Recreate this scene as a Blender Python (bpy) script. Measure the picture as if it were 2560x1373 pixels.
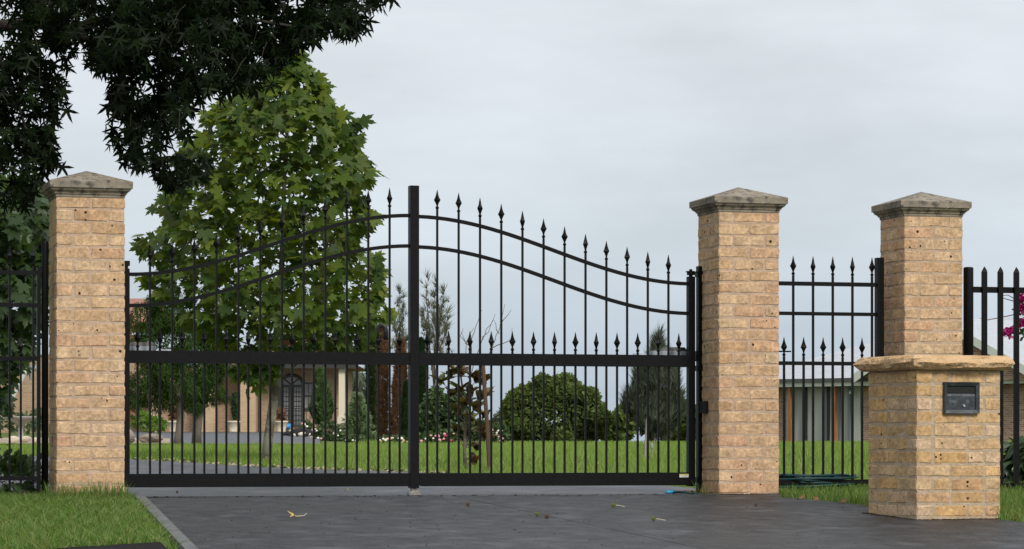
import bpy, bmesh, math, random
import numpy as np
from mathutils import Vector, Matrix
R = math.radians
random.seed(7); rng = np.random.default_rng(7)
for o in list(bpy.data.objects): bpy.data.objects.remove(o)
sc = bpy.context.scene
COL = sc.collection

# ------------------------------------------------------------------ camera, sky, sun, exposure
F, CX, HZ, ZC = 7200.0, 1280.0, 1112.0, 0.37      # focal length, centre and horizon in photo pixels, eye height over the gate sill
cam = bpy.data.cameras.new('camera'); cam.sensor_width = 36.0; cam.lens = 36.0*F/2560.0
cam.shift_x = 0.0; cam.shift_y = (HZ-1373/2)/2560.0
cam.clip_start = 0.5; cam.clip_end = 3000
co = bpy.data.objects.new('camera', cam); COL.objects.link(co)
co.location = (0, 0, ZC); co.rotation_euler = (R(90), 0, 0); sc.camera = co

SUN_EL, SUN_AZ = R(38), R(150)                    # azimuth clockwise from +Y (the view direction)
world = bpy.data.worlds.new('World'); sc.world = world; world.use_nodes = True
nt = world.node_tree; nt.nodes.clear(); N = nt.nodes.new; L = nt.links.new
wout = N('ShaderNodeOutputWorld'); bg = N('ShaderNodeBackground'); bg.inputs[1].default_value = 0.1
sky = N('ShaderNodeTexSky'); sky.sky_type = 'NISHITA'; sky.sun_disc = False
sky.sun_elevation = SUN_EL; sky.sun_rotation = SUN_AZ
tc = N('ShaderNodeTexCoord'); sep = N('ShaderNodeSeparateXYZ'); L(tc.outputs['Generated'], sep.inputs[0])
ramp = N('ShaderNodeValToRGB'); L(sep.outputs['Z'], ramp.inputs[0])
el = ramp.color_ramp.elements
el[0].position = 0.0; el[0].color = (.285, .335, .392, 1)
el[1].position = 1.0; el[1].color = (.56, .575, .60, 1)
for p, c in ((.03, (.335, .385, .442)), (.07, (.412, .446, .482)), (.12, (.465, .488, .514)), (.18, (.500, .517, .536)), (.45, (.52, .54, .565))):
    e = el.new(p); e.color = (*c, 1)
mp = N('ShaderNodeMapping'); mp.inputs['Scale'].default_value = (4.5, 4.5, 15); L(tc.outputs['Generated'], mp.inputs[0])
noi = N('ShaderNodeTexNoise'); noi.inputs['Scale'].default_value = 1.6; noi.inputs['Detail'].default_value = 5; noi.inputs['Roughness'].default_value = .55
L(mp.outputs[0], noi.inputs[0])
mr = N('ShaderNodeMapRange'); mr.inputs[1].default_value = .3; mr.inputs[2].default_value = .7; mr.inputs[3].default_value = .88; mr.inputs[4].default_value = 1.10
L(noi.outputs[0], mr.inputs[0])
cl = N('ShaderNodeMixRGB'); cl.blend_type = 'MULTIPLY'; cl.inputs[0].default_value = 1
L(ramp.outputs[0], cl.inputs[1]); L(mr.outputs[0], cl.inputs[2])
cm = N('ShaderNodeMixRGB'); cm.blend_type = 'MULTIPLY'; cm.inputs[0].default_value = 1; cm.inputs[2].default_value = (8.95, 9.11, 9.18, 1)
L(cl.outputs[0], cm.inputs[1])
mx = N('ShaderNodeMixRGB'); mx.inputs[0].default_value = .96            # thick cloud cover over the clear sky
L(sky.outputs[0], mx.inputs[1]); L(cm.outputs[0], mx.inputs[2]); L(mx.outputs[0], bg.inputs[0]); L(bg.outputs[0], wout.inputs[0])

sl = bpy.data.lights.new('sun', 'SUN'); sl.energy = 1.5; sl.angle = R(16); sl.color = (1, .955, .90)
so = bpy.data.objects.new('sun', sl); COL.objects.link(so)
sd = Vector((math.sin(SUN_AZ)*math.cos(SUN_EL), math.cos(SUN_AZ)*math.cos(SUN_EL), math.sin(SUN_EL)))
so.rotation_euler = sd.to_track_quat('Z', 'Y').to_euler(); so.location = sd*50
vs = sc.view_settings; vs.view_transform = 'Standard'; vs.look = 'None'; vs.exposure = 0.8; vs.gamma = 1; vs.use_curve_mapping = False
sc.cycles.use_denoising = True; sc.cycles.max_bounces = 8; sc.cycles.transparent_max_bounces = 8

# ------------------------------------------------------------------ places: photo pixel + distance -> point; the fence frame (s along, t behind, z up)
def W(px, py, d): return np.array([(px-CX)*d/F, d, ZC+(HZ-py)*d/F])
TH = R(15.3); ce, se = math.cos(TH), math.sin(TH)
E_ = np.array([ce, se]); N_ = np.array([-se, ce]); P0 = np.array([(227-CX)*19.9/F, 19.9])
def s_raw(px, t):
    k = (px-CX)/F; q = P0+t*N_
    return (k*q[1]-q[0])/(ce-k*se)
P0 = P0+s_raw(1034, .4)*E_                        # s = 0 at the meeting post of the gate
def S(px, t): return s_raw(px, t)
def FZ(px, py, t):                                # height of a photo pixel on the plane t behind the fence front
    s = S(px, t); d = (P0+s*E_+t*N_)[1]
    return ZC+(HZ-py)*d/F
def FW(s, t, z=0.0): q = P0+s*E_+t*N_; return np.array([q[0], q[1], z])
def t_of(x, y): return (x-P0[0])*N_[0]+(y-P0[1])*N_[1]
PY = [0, 21, 25, 28, 30, 32, 34, 37, 45, 60, 90, 130, 150, 230, 3000]
PZ = [0, 0, .02, .06, .10, .15, .20, .25, .31, .362, .385, .39, .3, -6, -30]
def terr(x, y):
    t = t_of(x, y)
    if t < 0: return max(.044*t, -1.6)
    z = float(np.interp(y, PY, PZ))
    if y > 60:
        k = x/max(y, 1); g = min(1, max(0, (-.03-k)/.05)); g = g*g*(3-2*g)
        z += max(0, min(y, 125)-66)*.0100*g+(min(y, 125)-60)*.0012*(1-g)
    return z
def G(px, py, y0=14.0, y1=140.0):                 # where the sight line through a photo pixel meets the ground
    k = (px-CX)/F; m = (HZ-py)/F; y = y0
    while y < y1:
        if ZC+m*y <= terr(k*y, y): return np.array([k*y, y, terr(k*y, y)])
        y += .02
    return np.array([k*y1, y1, terr(k*y1, y1)])

# ------------------------------------------------------------------ helpers
ORG = {}
def tag(o, label=None, cat=None, group=None, kind=None):
    for k, v in (('label', label), ('category', cat), ('group', group), ('kind', kind)):
        if v: o[k] = v
    return o
def thing(name, loc, label, cat, group=None, fence=False):
    o = bpy.data.objects.new(name, None); COL.objects.link(o); o.empty_display_size = .1
    if fence: o.location = FW(*loc); o.rotation_euler = (0, 0, TH)
    else: o.location = loc
    ORG[o.name] = np.array(loc, float); return tag(o, label, cat, group)
def link(name, me, mat, parent=None):
    o = bpy.data.objects.new(name, me); COL.objects.link(o)
    if mat and not me.materials: me.materials.append(mat)
    if parent is not None: o.parent = parent; ORG[o.name] = ORG[parent.name]
    return o
def org(parent): return ORG[parent.name] if parent is not None else np.zeros(3)
class MB:
    def __init__(s): s.v = []; s.f = []
    def add(s, vs, fs): b = len(s.v); s.v += [tuple(map(float, p)) for p in vs]; s.f += [tuple(i+b for i in f) for f in fs]; return s
    def box(s, a, b):
        x0, y0, z0 = a; x1, y1, z1 = b
        return s.add([(x0,y0,z0),(x1,y0,z0),(x1,y1,z0),(x0,y1,z0),(x0,y0,z1),(x1,y0,z1),(x1,y1,z1),(x0,y1,z1)],
                     [(3,2,1,0),(4,5,6,7),(0,1,5,4),(1,2,6,5),(2,3,7,6),(3,0,4,7)])
    def prism(s, bot, top):
        n = len(bot)
        return s.add(list(bot)+list(top), [tuple(range(n))[::-1], tuple(range(n, 2*n))]+[(i, (i+1) % n, n+(i+1) % n, n+i) for i in range(n)])
    def tube(s, pts, rad, n=6, cap=True):
        pts = [np.array(p, float) for p in pts]; m = len(pts)
        rad = [rad]*m if np.isscalar(rad) else list(rad)
        rings = []; prev = None
        for i, p in enumerate(pts):
            d = pts[min(i+1, m-1)]-pts[max(i-1, 0)]; d = d/(np.linalg.norm(d)+1e-9)
            a = np.array([1., 0, 0]) if abs(d[0]) < .8 else np.array([0, 1., 0])
            if prev is not None: a = prev
            u = a-d*np.dot(a, d); u /= np.linalg.norm(u)+1e-9; w = np.cross(d, u); prev = u
            rings.append([p+rad[i]*(math.cos(2*math.pi*j/n)*u+math.sin(2*math.pi*j/n)*w) for j in range(n)])
        vs = [q for r in rings for q in r]
        fs = [(i*n+j, i*n+(j+1) % n, (i+1)*n+(j+1) % n, (i+1)*n+j) for i in range(m-1) for j in range(n)]
        if cap: fs += [tuple(range(n))[::-1], tuple((m-1)*n+j for j in range(n))]
        return s.add(vs, fs)
    def lathe(s, prof, c, n=16):                  # prof: (radius, z)
        vs = [(c[0]+r*math.cos(2*math.pi*j/n), c[1]+r*math.sin(2*math.pi*j/n), c[2]+z) for r, z in prof for j in range(n)]; m = len(prof)
        fs = [(i*n+j, i*n+(j+1) % n, (i+1)*n+(j+1) % n, (i+1)*n+j) for i in range(m-1) for j in range(n)]
        fs += [tuple(range(n))[::-1], tuple((m-1)*n+j for j in range(n))]
        return s.add(vs, fs)
    def blob(s, c, r, seed=0, rough=.25, sub=2):
        bm = bmesh.new(); bmesh.ops.create_icosphere(bm, subdivisions=sub, radius=1); rr = random.Random(seed)
        ax = [Vector((rr.uniform(-1, 1), rr.uniform(-1, 1), rr.uniform(-1, 1))).normalized() for _ in range(7)]; am = [rr.uniform(-rough, rough) for _ in ax]
        vs = []
        for v in bm.verts:
            k = 1+sum(a*max(0, v.co.dot(x))**3 for a, x in zip(am, ax))
            vs.append((c[0]+v.co.x*k*r[0], c[1]+v.co.y*k*r[1], c[2]+v.co.z*k*r[2]))
        fs = [tuple(v.index for v in f.verts) for f in bm.faces]; bm.free(); return s.add(vs, fs)
    def build(s, name, mat, parent=None, smooth=False):
        o = org(parent); me = bpy.data.meshes.new(name)
        me.from_pydata([(a-o[0], b-o[1], c-o[2]) for a, b, c in s.v], [], s.f); me.update()
        if smooth: me.polygons.foreach_set('use_smooth', [True]*len(me.polygons))
        return link(name, me, mat, parent)
def tri_mesh(name, V, T, rnd=None):
    me = bpy.data.meshes.new(name); V = np.ascontiguousarray(V, np.float32); T = np.ascontiguousarray(T, np.int32)
    me.vertices.add(len(V)); me.vertices.foreach_set('co', V.ravel())
    me.loops.add(T.size); me.loops.foreach_set('vertex_index', T.ravel())
    me.polygons.add(len(T)); me.polygons.foreach_set('loop_start', np.arange(0, T.size, 3, dtype=np.int32)); me.polygons.foreach_set('loop_total', np.full(len(T), 3, np.int32))
    if rnd is not None:
        a = me.attributes.new('rnd', 'FLOAT', 'POINT'); a.data.foreach_set('value', np.ascontiguousarray(rnd, np.float32))
    me.update(); me.validate(); return me
def smooth_ob(o): o.data.polygons.foreach_set('use_smooth', [True]*len(o.data.polygons)); return o

# ------------------------------------------------------------------ materials
def mat(name, col, rough=.6, metal=0, spec=.5, bump=None, var=None, objvar=None, extra=None):
    """var=(scale, detail, col2, lo, hi): noise mix to col2; objvar=list of colours picked per object; bump=(scale, strength)"""
    m = bpy.data.materials.new(name); m.use_nodes = True; n = m.node_tree; p = n.nodes['Principled BSDF']; A = n.nodes.new; K = n.links.new
    p.inputs['Roughness'].default_value = rough; p.inputs['Metallic'].default_value = metal; p.inputs['Specular IOR Level'].default_value = spec
    p.inputs['Base Color'].default_value = (*col, 1)
    t = A('ShaderNodeTexCoord'); src = None
    if objvar:
        oi = A('ShaderNodeObjectInfo'); cr = A('ShaderNodeValToRGB'); cr.color_ramp.interpolation = 'LINEAR'
        e = cr.color_ramp.elements
        for i, c in enumerate(objvar):
            q = i/max(1, len(objvar)-1)
            if i == 0: e[0].position = 0; e[0].color = (*c, 1)
            elif i == len(objvar)-1: e[-1].position = 1; e[-1].color = (*c, 1)
            else: x = e.new(q); x.color = (*c, 1)
        K(oi.outputs['Random'], cr.inputs[0]); src = cr.outputs[0]
    for vv in ([var] if isinstance(var, tuple) else (var or [])):
        s_, d_, c2, lo, hi = vv[:5]
        no = A('ShaderNodeTexNoise'); no.inputs['Scale'].default_value = s_; no.inputs['Detail'].default_value = d_
        if len(vv) > 5:
            mpp = A('ShaderNodeMapping'); mpp.inputs['Scale'].default_value = vv[5]; K(t.outputs['Object'], mpp.inputs[0]); K(mpp.outputs[0], no.inputs[0])
        else: K(t.outputs['Object'], no.inputs[0])
        r_ = A('ShaderNodeMapRange'); r_.inputs[1].default_value = lo; r_.inputs[2].default_value = hi; K(no.outputs[0], r_.inputs[0])
        x = A('ShaderNodeMixRGB'); K(r_.outputs[0], x.inputs[0]); x.inputs[2].default_value = (*c2, 1)
        if src is not None: K(src, x.inputs[1])
        else: x.inputs[1].default_value = (*col, 1)
        src = x.outputs[0]
    if src is not None: K(src, p.inputs['Base Color'])
    if bump:
        no = A('ShaderNodeTexNoise'); no.inputs['Scale'].default_value = bump[0]; no.inputs['Detail'].default_value = 6; K(t.outputs['Object'], no.inputs[0])
        b = A('ShaderNodeBump'); b.inputs['Strength'].default_value = bump[1]; b.inputs['Distance'].default_value = bump[2] if len(bump) > 2 else .01
        K(no.outputs[0], b.inputs['Height']); K(b.outputs[0], p.inputs['Normal'])
    if extra: extra(m, n, p, t, src)
    return m
def leaf_mat(name, cols, trans=.35, rough=.45, spec=.4, tcol=None):
    m = bpy.data.materials.new(name); m.use_nodes = True; n = m.node_tree; p = n.nodes['Principled BSDF']; A = n.nodes.new; K = n.links.new
    at = A('ShaderNodeAttribute'); at.attribute_name = 'rnd'; oi = A('ShaderNodeObjectInfo')
    ad = A('ShaderNodeMath'); ad.operation = 'ADD'; K(at.outputs['Fac'], ad.inputs[0]); K(oi.outputs['Random'], ad.inputs[1])
    fr = A('ShaderNodeMath'); fr.operation = 'FRACT'; K(ad.outputs[0], fr.inputs[0])
    cr = A('ShaderNodeValToRGB'); e = cr.color_ramp.elements; K(fr.outputs[0], cr.inputs[0])
    e[0].color = (*cols[0], 1); e[1].color = (*cols[-1], 1)
    for i, c in enumerate(cols[1:-1]): x = e.new((i+1)/(len(cols)-1)); x.color = (*c, 1)
    K(cr.outputs[0], p.inputs['Base Color']); p.inputs['Roughness'].default_value = rough; p.inputs['Specular IOR Level'].default_value = spec
    if trans > 0:
        tr = A('ShaderNodeBsdfTranslucent'); hs = A('ShaderNodeMixRGB'); hs.blend_type = 'MULTIPLY'; hs.inputs[0].default_value = 1
        K(cr.outputs[0], hs.inputs[1]); hs.inputs[2].default_value = (*(tcol or (1.5, 1.5, .7)), 1); K(hs.outputs[0], tr.inputs[0])
        ms = A('ShaderNodeMixShader'); ms.inputs[0].default_value = trans; K(p.outputs[0], ms.inputs[1]); K(tr.outputs[0], ms.inputs[2])
        K(ms.outputs[0], n.nodes['Material Output'].inputs[0])
    return m
def pits(amount, dark, scale=30.):                # small burnt pits, dark and sunken, on the bricks
    def fn(m, n, p, t, src):
        A = n.nodes.new; K = n.links.new
        oi = A('ShaderNodeObjectInfo'); va = A('ShaderNodeVectorMath'); va.operation = 'MULTIPLY_ADD'
        K(t.outputs['Object'], va.inputs[0]); va.inputs[1].default_value = (1, 1, 1)
        cb = A('ShaderNodeCombineXYZ'); mu = A('ShaderNodeMath'); mu.operation = 'MULTIPLY'; mu.inputs[1].default_value = 37.; K(oi.outputs['Random'], mu.inputs[0])
        for i in range(3): K(mu.outputs[0], cb.inputs[i])
        K(cb.outputs[0], va.inputs[2])
        vo = A('ShaderNodeTexVoronoi'); vo.inputs['Scale'].default_value = scale; K(va.outputs[0], vo.inputs[0])
        sp = A('ShaderNodeSeparateXYZ'); K(vo.outputs['Color'], sp.inputs[0])
        rr = A('ShaderNodeMath'); rr.operation = 'MULTIPLY'; rr.inputs[1].default_value = .34; K(sp.outputs[1], rr.inputs[0])
        lt = A('ShaderNodeMath'); lt.operation = 'LESS_THAN'; K(vo.outputs['Distance'], lt.inputs[0]); K(rr.outputs[0], lt.inputs[1])
        l2 = A('ShaderNodeMath'); l2.operation = 'LESS_THAN'; K(sp.outputs[0], l2.inputs[0]); l2.inputs[1].default_value = amount
        mm = A('ShaderNodeMath'); mm.operation = 'MULTIPLY'; K(lt.outputs[0], mm.inputs[0]); K(l2.outputs[0], mm.inputs[1])
        # blotches and grain offset for every brick
        no = A('ShaderNodeTexNoise'); no.inputs['Scale'].default_value = 11; no.inputs['Detail'].default_value = 5; K(va.outputs[0], no.inputs[0])
        r_ = A('ShaderNodeMapRange'); r_.inputs[1].default_value = .35; r_.inputs[2].default_value = .72; r_.inputs[3].default_value = .78; r_.inputs[4].default_value = 1.16; K(no.outputs[0], r_.inputs[0])
        m1 = A('ShaderNodeMixRGB'); m1.blend_type = 'MULTIPLY'; m1.inputs[0].default_value = 1; K(src, m1.inputs[1]); K(r_.outputs[0], m1.inputs[2])
        n2 = A('ShaderNodeTexNoise'); n2.inputs['Scale'].default_value = 48; n2.inputs['Detail'].default_value = 5; K(va.outputs[0], n2.inputs[0])
        r2 = A('ShaderNodeMapRange'); r2.inputs[1].default_value = .3; r2.inputs[2].default_value = .7; r2.inputs[3].default_value = .70; r2.inputs[4].default_value = 1.22; K(n2.outputs[0], r2.inputs[0])
        m2 = A('ShaderNodeMixRGB'); m2.blend_type = 'MULTIPLY'; m2.inputs[0].default_value = 1; K(m1.outputs[0], m2.inputs[1]); K(r2.outputs[0], m2.inputs[2])
        x = A('ShaderNodeMixRGB'); K(mm.outputs[0], x.inputs[0]); K(m2.outputs[0], x.inputs[1]); x.inputs[2].default_value = (*dark, 1)
        K(x.outputs[0], p.inputs['Base Color'])
        b = A('ShaderNodeBump'); b.inputs['Strength'].default_value = .8; b.inputs['Distance'].default_value = .010; K(no.outputs[0], b.inputs['Height'])
        b2 = A('ShaderNodeBump'); b2.inputs['Strength'].default_value = .8; b2.inputs['Distance'].default_value = .004; K(n2.outputs[0], b2.inputs['Height']); K(b.outputs[0], b2.inputs['Normal'])
        b3 = A('ShaderNodeBump'); b3.invert = True; b3.inputs['Strength'].default_value = .8; b3.inputs['Distance'].default_value = .006; K(mm.outputs[0], b3.inputs['Height']); K(b2.outputs[0], b3.inputs['Normal'])
        K(b3.outputs[0], p.inputs['Normal'])
    return fn
M = {}
M['brick'] = mat('sandstock_brick', (.5, .33, .18), .92, spec=.12, objvar=[(.56, .372, .214), (.595, .402, .240), (.57, .372, .210), (.615, .432, .270), (.575, .382, .226), (.595, .364, .226), (.53, .337, .185), (.605, .417, .255), (.58, .386, .235)], extra=pits(.10, (.04, .028, .02)))
M['brick2'] = mat('golden_brick', (.5, .33, .18), .92, spec=.12, objvar=[(.53, .345, .17), (.58, .385, .20), (.56, .34, .145), (.60, .425, .25), (.54, .355, .19), (.61, .375, .155), (.61, .435, .285), (.49, .30, .155)], extra=pits(.08, (.05, .028, .018)))
M['mortar'] = mat('lime_mortar', (.44, .315, .215), .95, spec=.1, var=[(14, 6, (.52, .385, .28), .42, .62), (60, 4, (.22, .14, .10), .62, .75)], bump=(45, 1, .008))
M['mortar2'] = mat('grey_mortar', (.41, .31, .205), .95, spec=.1, var=[(14, 6, (.48, .375, .265), .42, .62), (60, 4, (.22, .15, .10), .62, .75)], bump=(45, 1, .008))
M['capstone'] = mat('cast_stone', (.27, .228, .172), .9, spec=.12, var=[(7, 6, (.30, .26, .205), .4, .65), (22, 8, (.075, .068, .058), .50, .68), (3.6, 6, (.12, .11, .095), .50, .70), (40, 3, (.42, .40, .36), .64, .74)], bump=(60, .6, .005))
M['sandstone'] = mat('rockfaced_sandstone', (.56, .355, .175), .9, spec=.15, var=[(5, 6, (.62, .425, .245), .35, .6, (1, 1, 7)), (14, 6, (.40, .23, .10), .58, .78)], bump=(30, 1, .03))
M['black'] = mat('black_powder_coat', (.0045, .0045, .005), .42, spec=.14, var=(30, 4, (.008, .0075, .0075), .4, .8), bump=(120, .12, .001))
M['blackp'] = mat('black_plastic', (.015, .015, .017), .45, spec=.35)
M['steel'] = mat('galvanised_steel', (.30, .29, .27), .5, .6, var=(60, 5, (.16, .12, .09), .45, .7))
M['greyp'] = mat('grey_housing', (.34, .37, .40), .45)
M['mailbox'] = mat('weathered_black_metal', (.040, .047, .054), .42, .3, var=[(22, 6, (.085, .097, .108), .45, .75), (70, 4, (.02, .022, .025), .5, .8)], bump=(160, .2, .001))
M['dark'] = mat('letterbox_inside', (.006, .006, .006), .8)
M['chrome'] = mat('chrome_lock', (.7, .7, .68), .22, 1)
M['etch'] = mat('etched_marks', (.20, .21, .22), .6)
M['white_s'] = mat('sticker_white', (.62, .62, .60), .5)
M['yellow_s'] = mat('sticker_yellow', (.62, .56, .10), .5)
M['print'] = mat('sticker_print', (.20, .20, .18), .6)
def streaks(m, n, p, t, src):
    A = n.nodes.new; K = n.links.new
    mpp = A('ShaderNodeMapping'); mpp.inputs['Scale'].default_value = (3.2, 2.6, 1); mpp.inputs['Rotation'].default_value = (0, 0, .25); K(t.outputs['Object'], mpp.inputs[0])
    no = A('ShaderNodeTexNoise'); no.inputs['Scale'].default_value = 2.2; no.inputs['Detail'].default_value = 7; no.inputs['Roughness'].default_value = .68; K(mpp.outputs[0], no.inputs[0])
    r_ = A('ShaderNodeMapRange'); r_.inputs[1].default_value = .3; r_.inputs[2].default_value = .72; r_.inputs[3].default_value = .60; r_.inputs[4].default_value = .44; K(no.outputs[0], r_.inputs[0]); K(r_.outputs[0], p.inputs['Roughness'])
    b = A('ShaderNodeBump'); b.inputs['Strength'].default_value = .8; b.inputs['Distance'].default_value = .02; K(no.outputs[0], b.inputs['Height'])
    n2 = A('ShaderNodeTexNoise'); n2.inputs['Scale'].default_value = 75; n2.inputs['Detail'].default_value = 5; K(t.outputs['Object'], n2.inputs[0])
    b2 = A('ShaderNodeBump'); b2.inputs['Strength'].default_value = .8; b2.inputs['Distance'].default_value = .005; K(n2.outputs[0], b2.inputs['Height']); K(b.outputs[0], b2.inputs['Normal']); K(b2.outputs[0], p.inputs['Normal'])
M['drive'] = mat('charcoal_concrete', (.035, .0355, .0375), .5, spec=.26, var=[(5.5, 8, (.019, .019, .020), .42, .64, (1.3, 1, 1)), (3.4, 8, (.072, .074, .079), .52, .70, (1.2, 1, 1)), (.7, 4, (.033, .032, .032), .5, .7), (90, 3, (.115, .115, .115), .60, .72), (45, 3, (.016, .015, .014), .62, .74)], extra=streaks)
M['apron'] = mat('grey_concrete', (.075, .079, .087), .5, spec=.30, var=[(2.2, 7, (.050, .052, .057), .43, .68, (2.2, 1, 1)), (1.1, 6, (.13, .136, .147), .5, .72, (2.2, 1, 1))], extra=streaks)
M['edging'] = mat('edging_concrete', (.14, .142, .139), .8, var=(12, 6, (.085, .085, .083), .45, .7), bump=(60, .5, .004))
M['asphalt'] = mat('dark_asphalt', (.018, .016, .016), .9, spec=.08, var=(40, 4, (.04, .036, .034), .5, .75), bump=(120, .6, .004))
M['soil'] = mat('lawn_soil', (.10, .14, .034), .95, spec=.1, var=[(1.1, 6, (.10, .125, .035), .4, .65), (6, 5, (.12, .105, .05), .6, .8)], bump=(25, .7, .03))
M['gravel'] = mat('pink_gravel', (.46, .36, .27), .9, var=(30, 5, (.30, .21, .14), .45, .7), bump=(50, 1, .03))
M['boulder'] = mat('boulder', (.30, .25, .20), .9, var=(4, 6, (.16, .13, .11), .45, .7), bump=(12, .8, .05))
M['boulder_c'] = mat('cream_boulder', (.60, .52, .41), .9, var=(5, 6, (.42, .34, .26), .45, .7), bump=(12, .8, .05))
M['bark'] = mat('dark_bark', (.045, .036, .028), .9, bump=(30, .8, .02))
M['bark_g'] = mat('grey_brown_bark', (.15, .125, .10), .9, var=(9, 6, (.09, .075, .06), .4, .7, (1, 1, .3)), bump=(24, .8, .02))
M['bark_p'] = mat('plane_bark', (.20, .185, .135), .85, var=[(7, 3, (.11, .095, .065), .5, .56), (5, 3, (.33, .29, .20), .60, .64)], bump=(20, .3, .01))
M['twig'] = mat('bare_twig', (.10, .08, .06), .9)
M['stake'] = mat('brown_stake', (.09, .05, .03), .85, bump=(30, .4, .01))
M['pale'] = mat('pale_stake', (.30, .26, .21), .85)
M['white'] = mat('white_paint', (.50, .53, .51), .6)
M['hose'] = mat('green_hose', (.010, .045, .045), .4, spec=.3); M['bag'] = mat('dull_plastic', (.24, .27, .25), .6)
M['hose_b'] = mat('blue_hose_fitting', (.02, .30, .50), .4)
M['blue'] = mat('blue_plastic', (.03, .26, .62), .4)
M['pot'] = mat('cream_pot', (.62, .54, .40), .8, var=(8, 5, (.50, .42, .31), .45, .7))
def brickwall(name, c1, c2, mo, sc_=1.0, bw=.24, bh=.086):
    def fn(m, n, p, t, src):
        A = n.nodes.new; K = n.links.new
        sp = A('ShaderNodeSeparateXYZ'); K(t.outputs['Object'], sp.inputs[0]); ad = A('ShaderNodeMath'); K(sp.outputs[0], ad.inputs[0]); K(sp.outputs[1], ad.inputs[1])
        cb = A('ShaderNodeCombineXYZ'); K(ad.outputs[0], cb.inputs[0]); K(sp.outputs[2], cb.inputs[1])
        bt = A('ShaderNodeTexBrick'); K(cb.outputs[0], bt.inputs[0]); bt.inputs['Color1'].default_value = (*c1, 1); bt.inputs['Color2'].default_value = (*c2, 1); bt.inputs['Mortar'].default_value = (*mo, 1)
        bt.inputs['Scale'].default_value = 1; bt.inputs['Brick Width'].default_value = bw*sc_; bt.inputs['Row Height'].default_value = bh*sc_; bt.inputs['Mortar Size'].default_value = .012*sc_; bt.inputs['Bias'].default_value = .1
        K(bt.outputs[0], p.inputs['Base Color']); b = A('ShaderNodeBump'); b.invert = True; b.inputs['Strength'].default_value = .5; b.inputs['Distance'].default_value = .01; K(bt.outputs['Fac'], b.inputs['Height']); K(b.outputs[0], p.inputs['Normal'])
    return mat(name, c1, .9, spec=.15, extra=fn)
M['hbrick'] = brickwall('house_brick', (.41, .285, .185), (.32, .21, .13), (.40, .30, .21))
M['hbrick_lit'] = brickwall('house_brick_lit', (.54, .39, .245), (.47, .33, .20), (.50, .38, .26))  # sunlit copy of the house brick for the piers, light painted into its colour
M['rbrick'] = brickwall('mottled_brick', (.42, .27, .19), (.22, .12, .085), (.46, .36, .28))
M['tile_r'] = mat('terracotta_tile', (.36, .17, .12), .85, var=(10, 4, (.25, .11, .08), .4, .7))
M['tile_g'] = mat('grey_roof_tile', (.46, .48, .51), .7, var=(3, 6, (.40, .42, .45), .4, .7, (1, 1, 6)))
M['gutter'] = mat('dark_gutter', (.07, .075, .075), .6)
M['fascia'] = mat('pale_fascia', (.55, .57, .50), .6)
M['render'] = mat('pale_render', (.43, .45, .40), .85)
M['timber'] = mat('orange_timber', (.36, .15, .05), .6, var=(20, 4, (.24, .09, .03), .4, .7, (1, 1, .1)))
M['frame_d'] = mat('dark_frame', (.03, .027, .025), .5)
M['glass'] = mat('blind_behind_glass', (.22, .225, .22), .25, var=(1, 2, (.16, .17, .17), .45, .6))
M['grey'] = mat('grey_frame', (.16, .18, .20), .5)
M['cream'] = mat('cream_post', (.66, .58, .44), .7)
M['stone'] = mat('grey_stone_bowl', (.36, .35, .33), .85, var=(8, 5, (.22, .21, .20), .45, .7))
M['fur_b'] = mat('black_fur', (.018, .016, .016), .85, bump=(60, .6, .02)); M['fur_w'] = mat('white_fur', (.70, .64, .54), .85, bump=(60, .6, .02))
LM = {}
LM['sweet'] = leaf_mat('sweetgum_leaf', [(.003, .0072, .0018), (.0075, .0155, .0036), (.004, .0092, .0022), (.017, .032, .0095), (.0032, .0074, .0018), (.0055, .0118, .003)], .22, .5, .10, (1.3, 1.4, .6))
LM['plane'] = leaf_mat('plane_leaf', [(.032, .064, .010), (.085, .135, .016), (.040, .082, .018), (.125, .175, .020), (.026, .060, .019), (.165, .210, .030), (.055, .100, .017)], .44, .5, .22, (1.9, 1.7, .5))
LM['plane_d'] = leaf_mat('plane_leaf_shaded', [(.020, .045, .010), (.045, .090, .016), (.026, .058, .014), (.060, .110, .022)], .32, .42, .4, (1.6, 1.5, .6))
LM['weep'] = leaf_mat('weeping_leaf', [(.018, .042, .008), (.036, .072, .012), (.024, .053, .010), (.052, .092, .016)], .25, .6, .1)
LM['bright'] = leaf_mat('bright_leaf', [(.10, .19, .025), (.15, .25, .035), (.08, .16, .025)], .35)
LM['round'] = leaf_mat('round_tree_leaf', [(.055, .094, .026), (.125, .175, .044), (.076, .122, .034), (.180, .220, .065)], .34, .6, .15)
LM['casu'] = leaf_mat('casuarina_needle', [(.050, .068, .040), (.075, .095, .058), (.040, .055, .032)], .15)
LM['casu_l'] = leaf_mat('wispy_needle', [(.10, .115, .075), (.14, .15, .10), (.075, .085, .055)], .2)
LM['pine'] = leaf_mat('cypress_leaf', [(.020, .042, .014), (.034, .066, .020), (.016, .034, .012)], .1)
LM['conifer'] = leaf_mat('conifer_leaf', [(.045, .090, .020), (.070, .125, .028), (.035, .070, .018)], .2)
LM['spruce'] = leaf_mat('spruce_needle', [(.14, .21, .09), (.19, .265, .125), (.10, .165, .07)], .2)
LM['dead'] = leaf_mat('dead_needle', [(.19, .095, .05), (.28, .15, .08), (.13, .062, .034)], .2, tcol=(1.3, 1, .7))
LM['mag'] = leaf_mat('magnolia_leaf', [(.14, .068, .024), (.085, .045, .018), (.060, .090, .028), (.20, .10, .034), (.085, .10, .03), (.20, .16, .03)], .2, .35, .5, (1.4, 1.0, .5))
LM['shrub'] = leaf_mat('glossy_shrub_leaf', [(.035, .075, .022), (.060, .110, .032), (.028, .060, .020), (.085, .135, .045)], .25, .3, .6)
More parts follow.
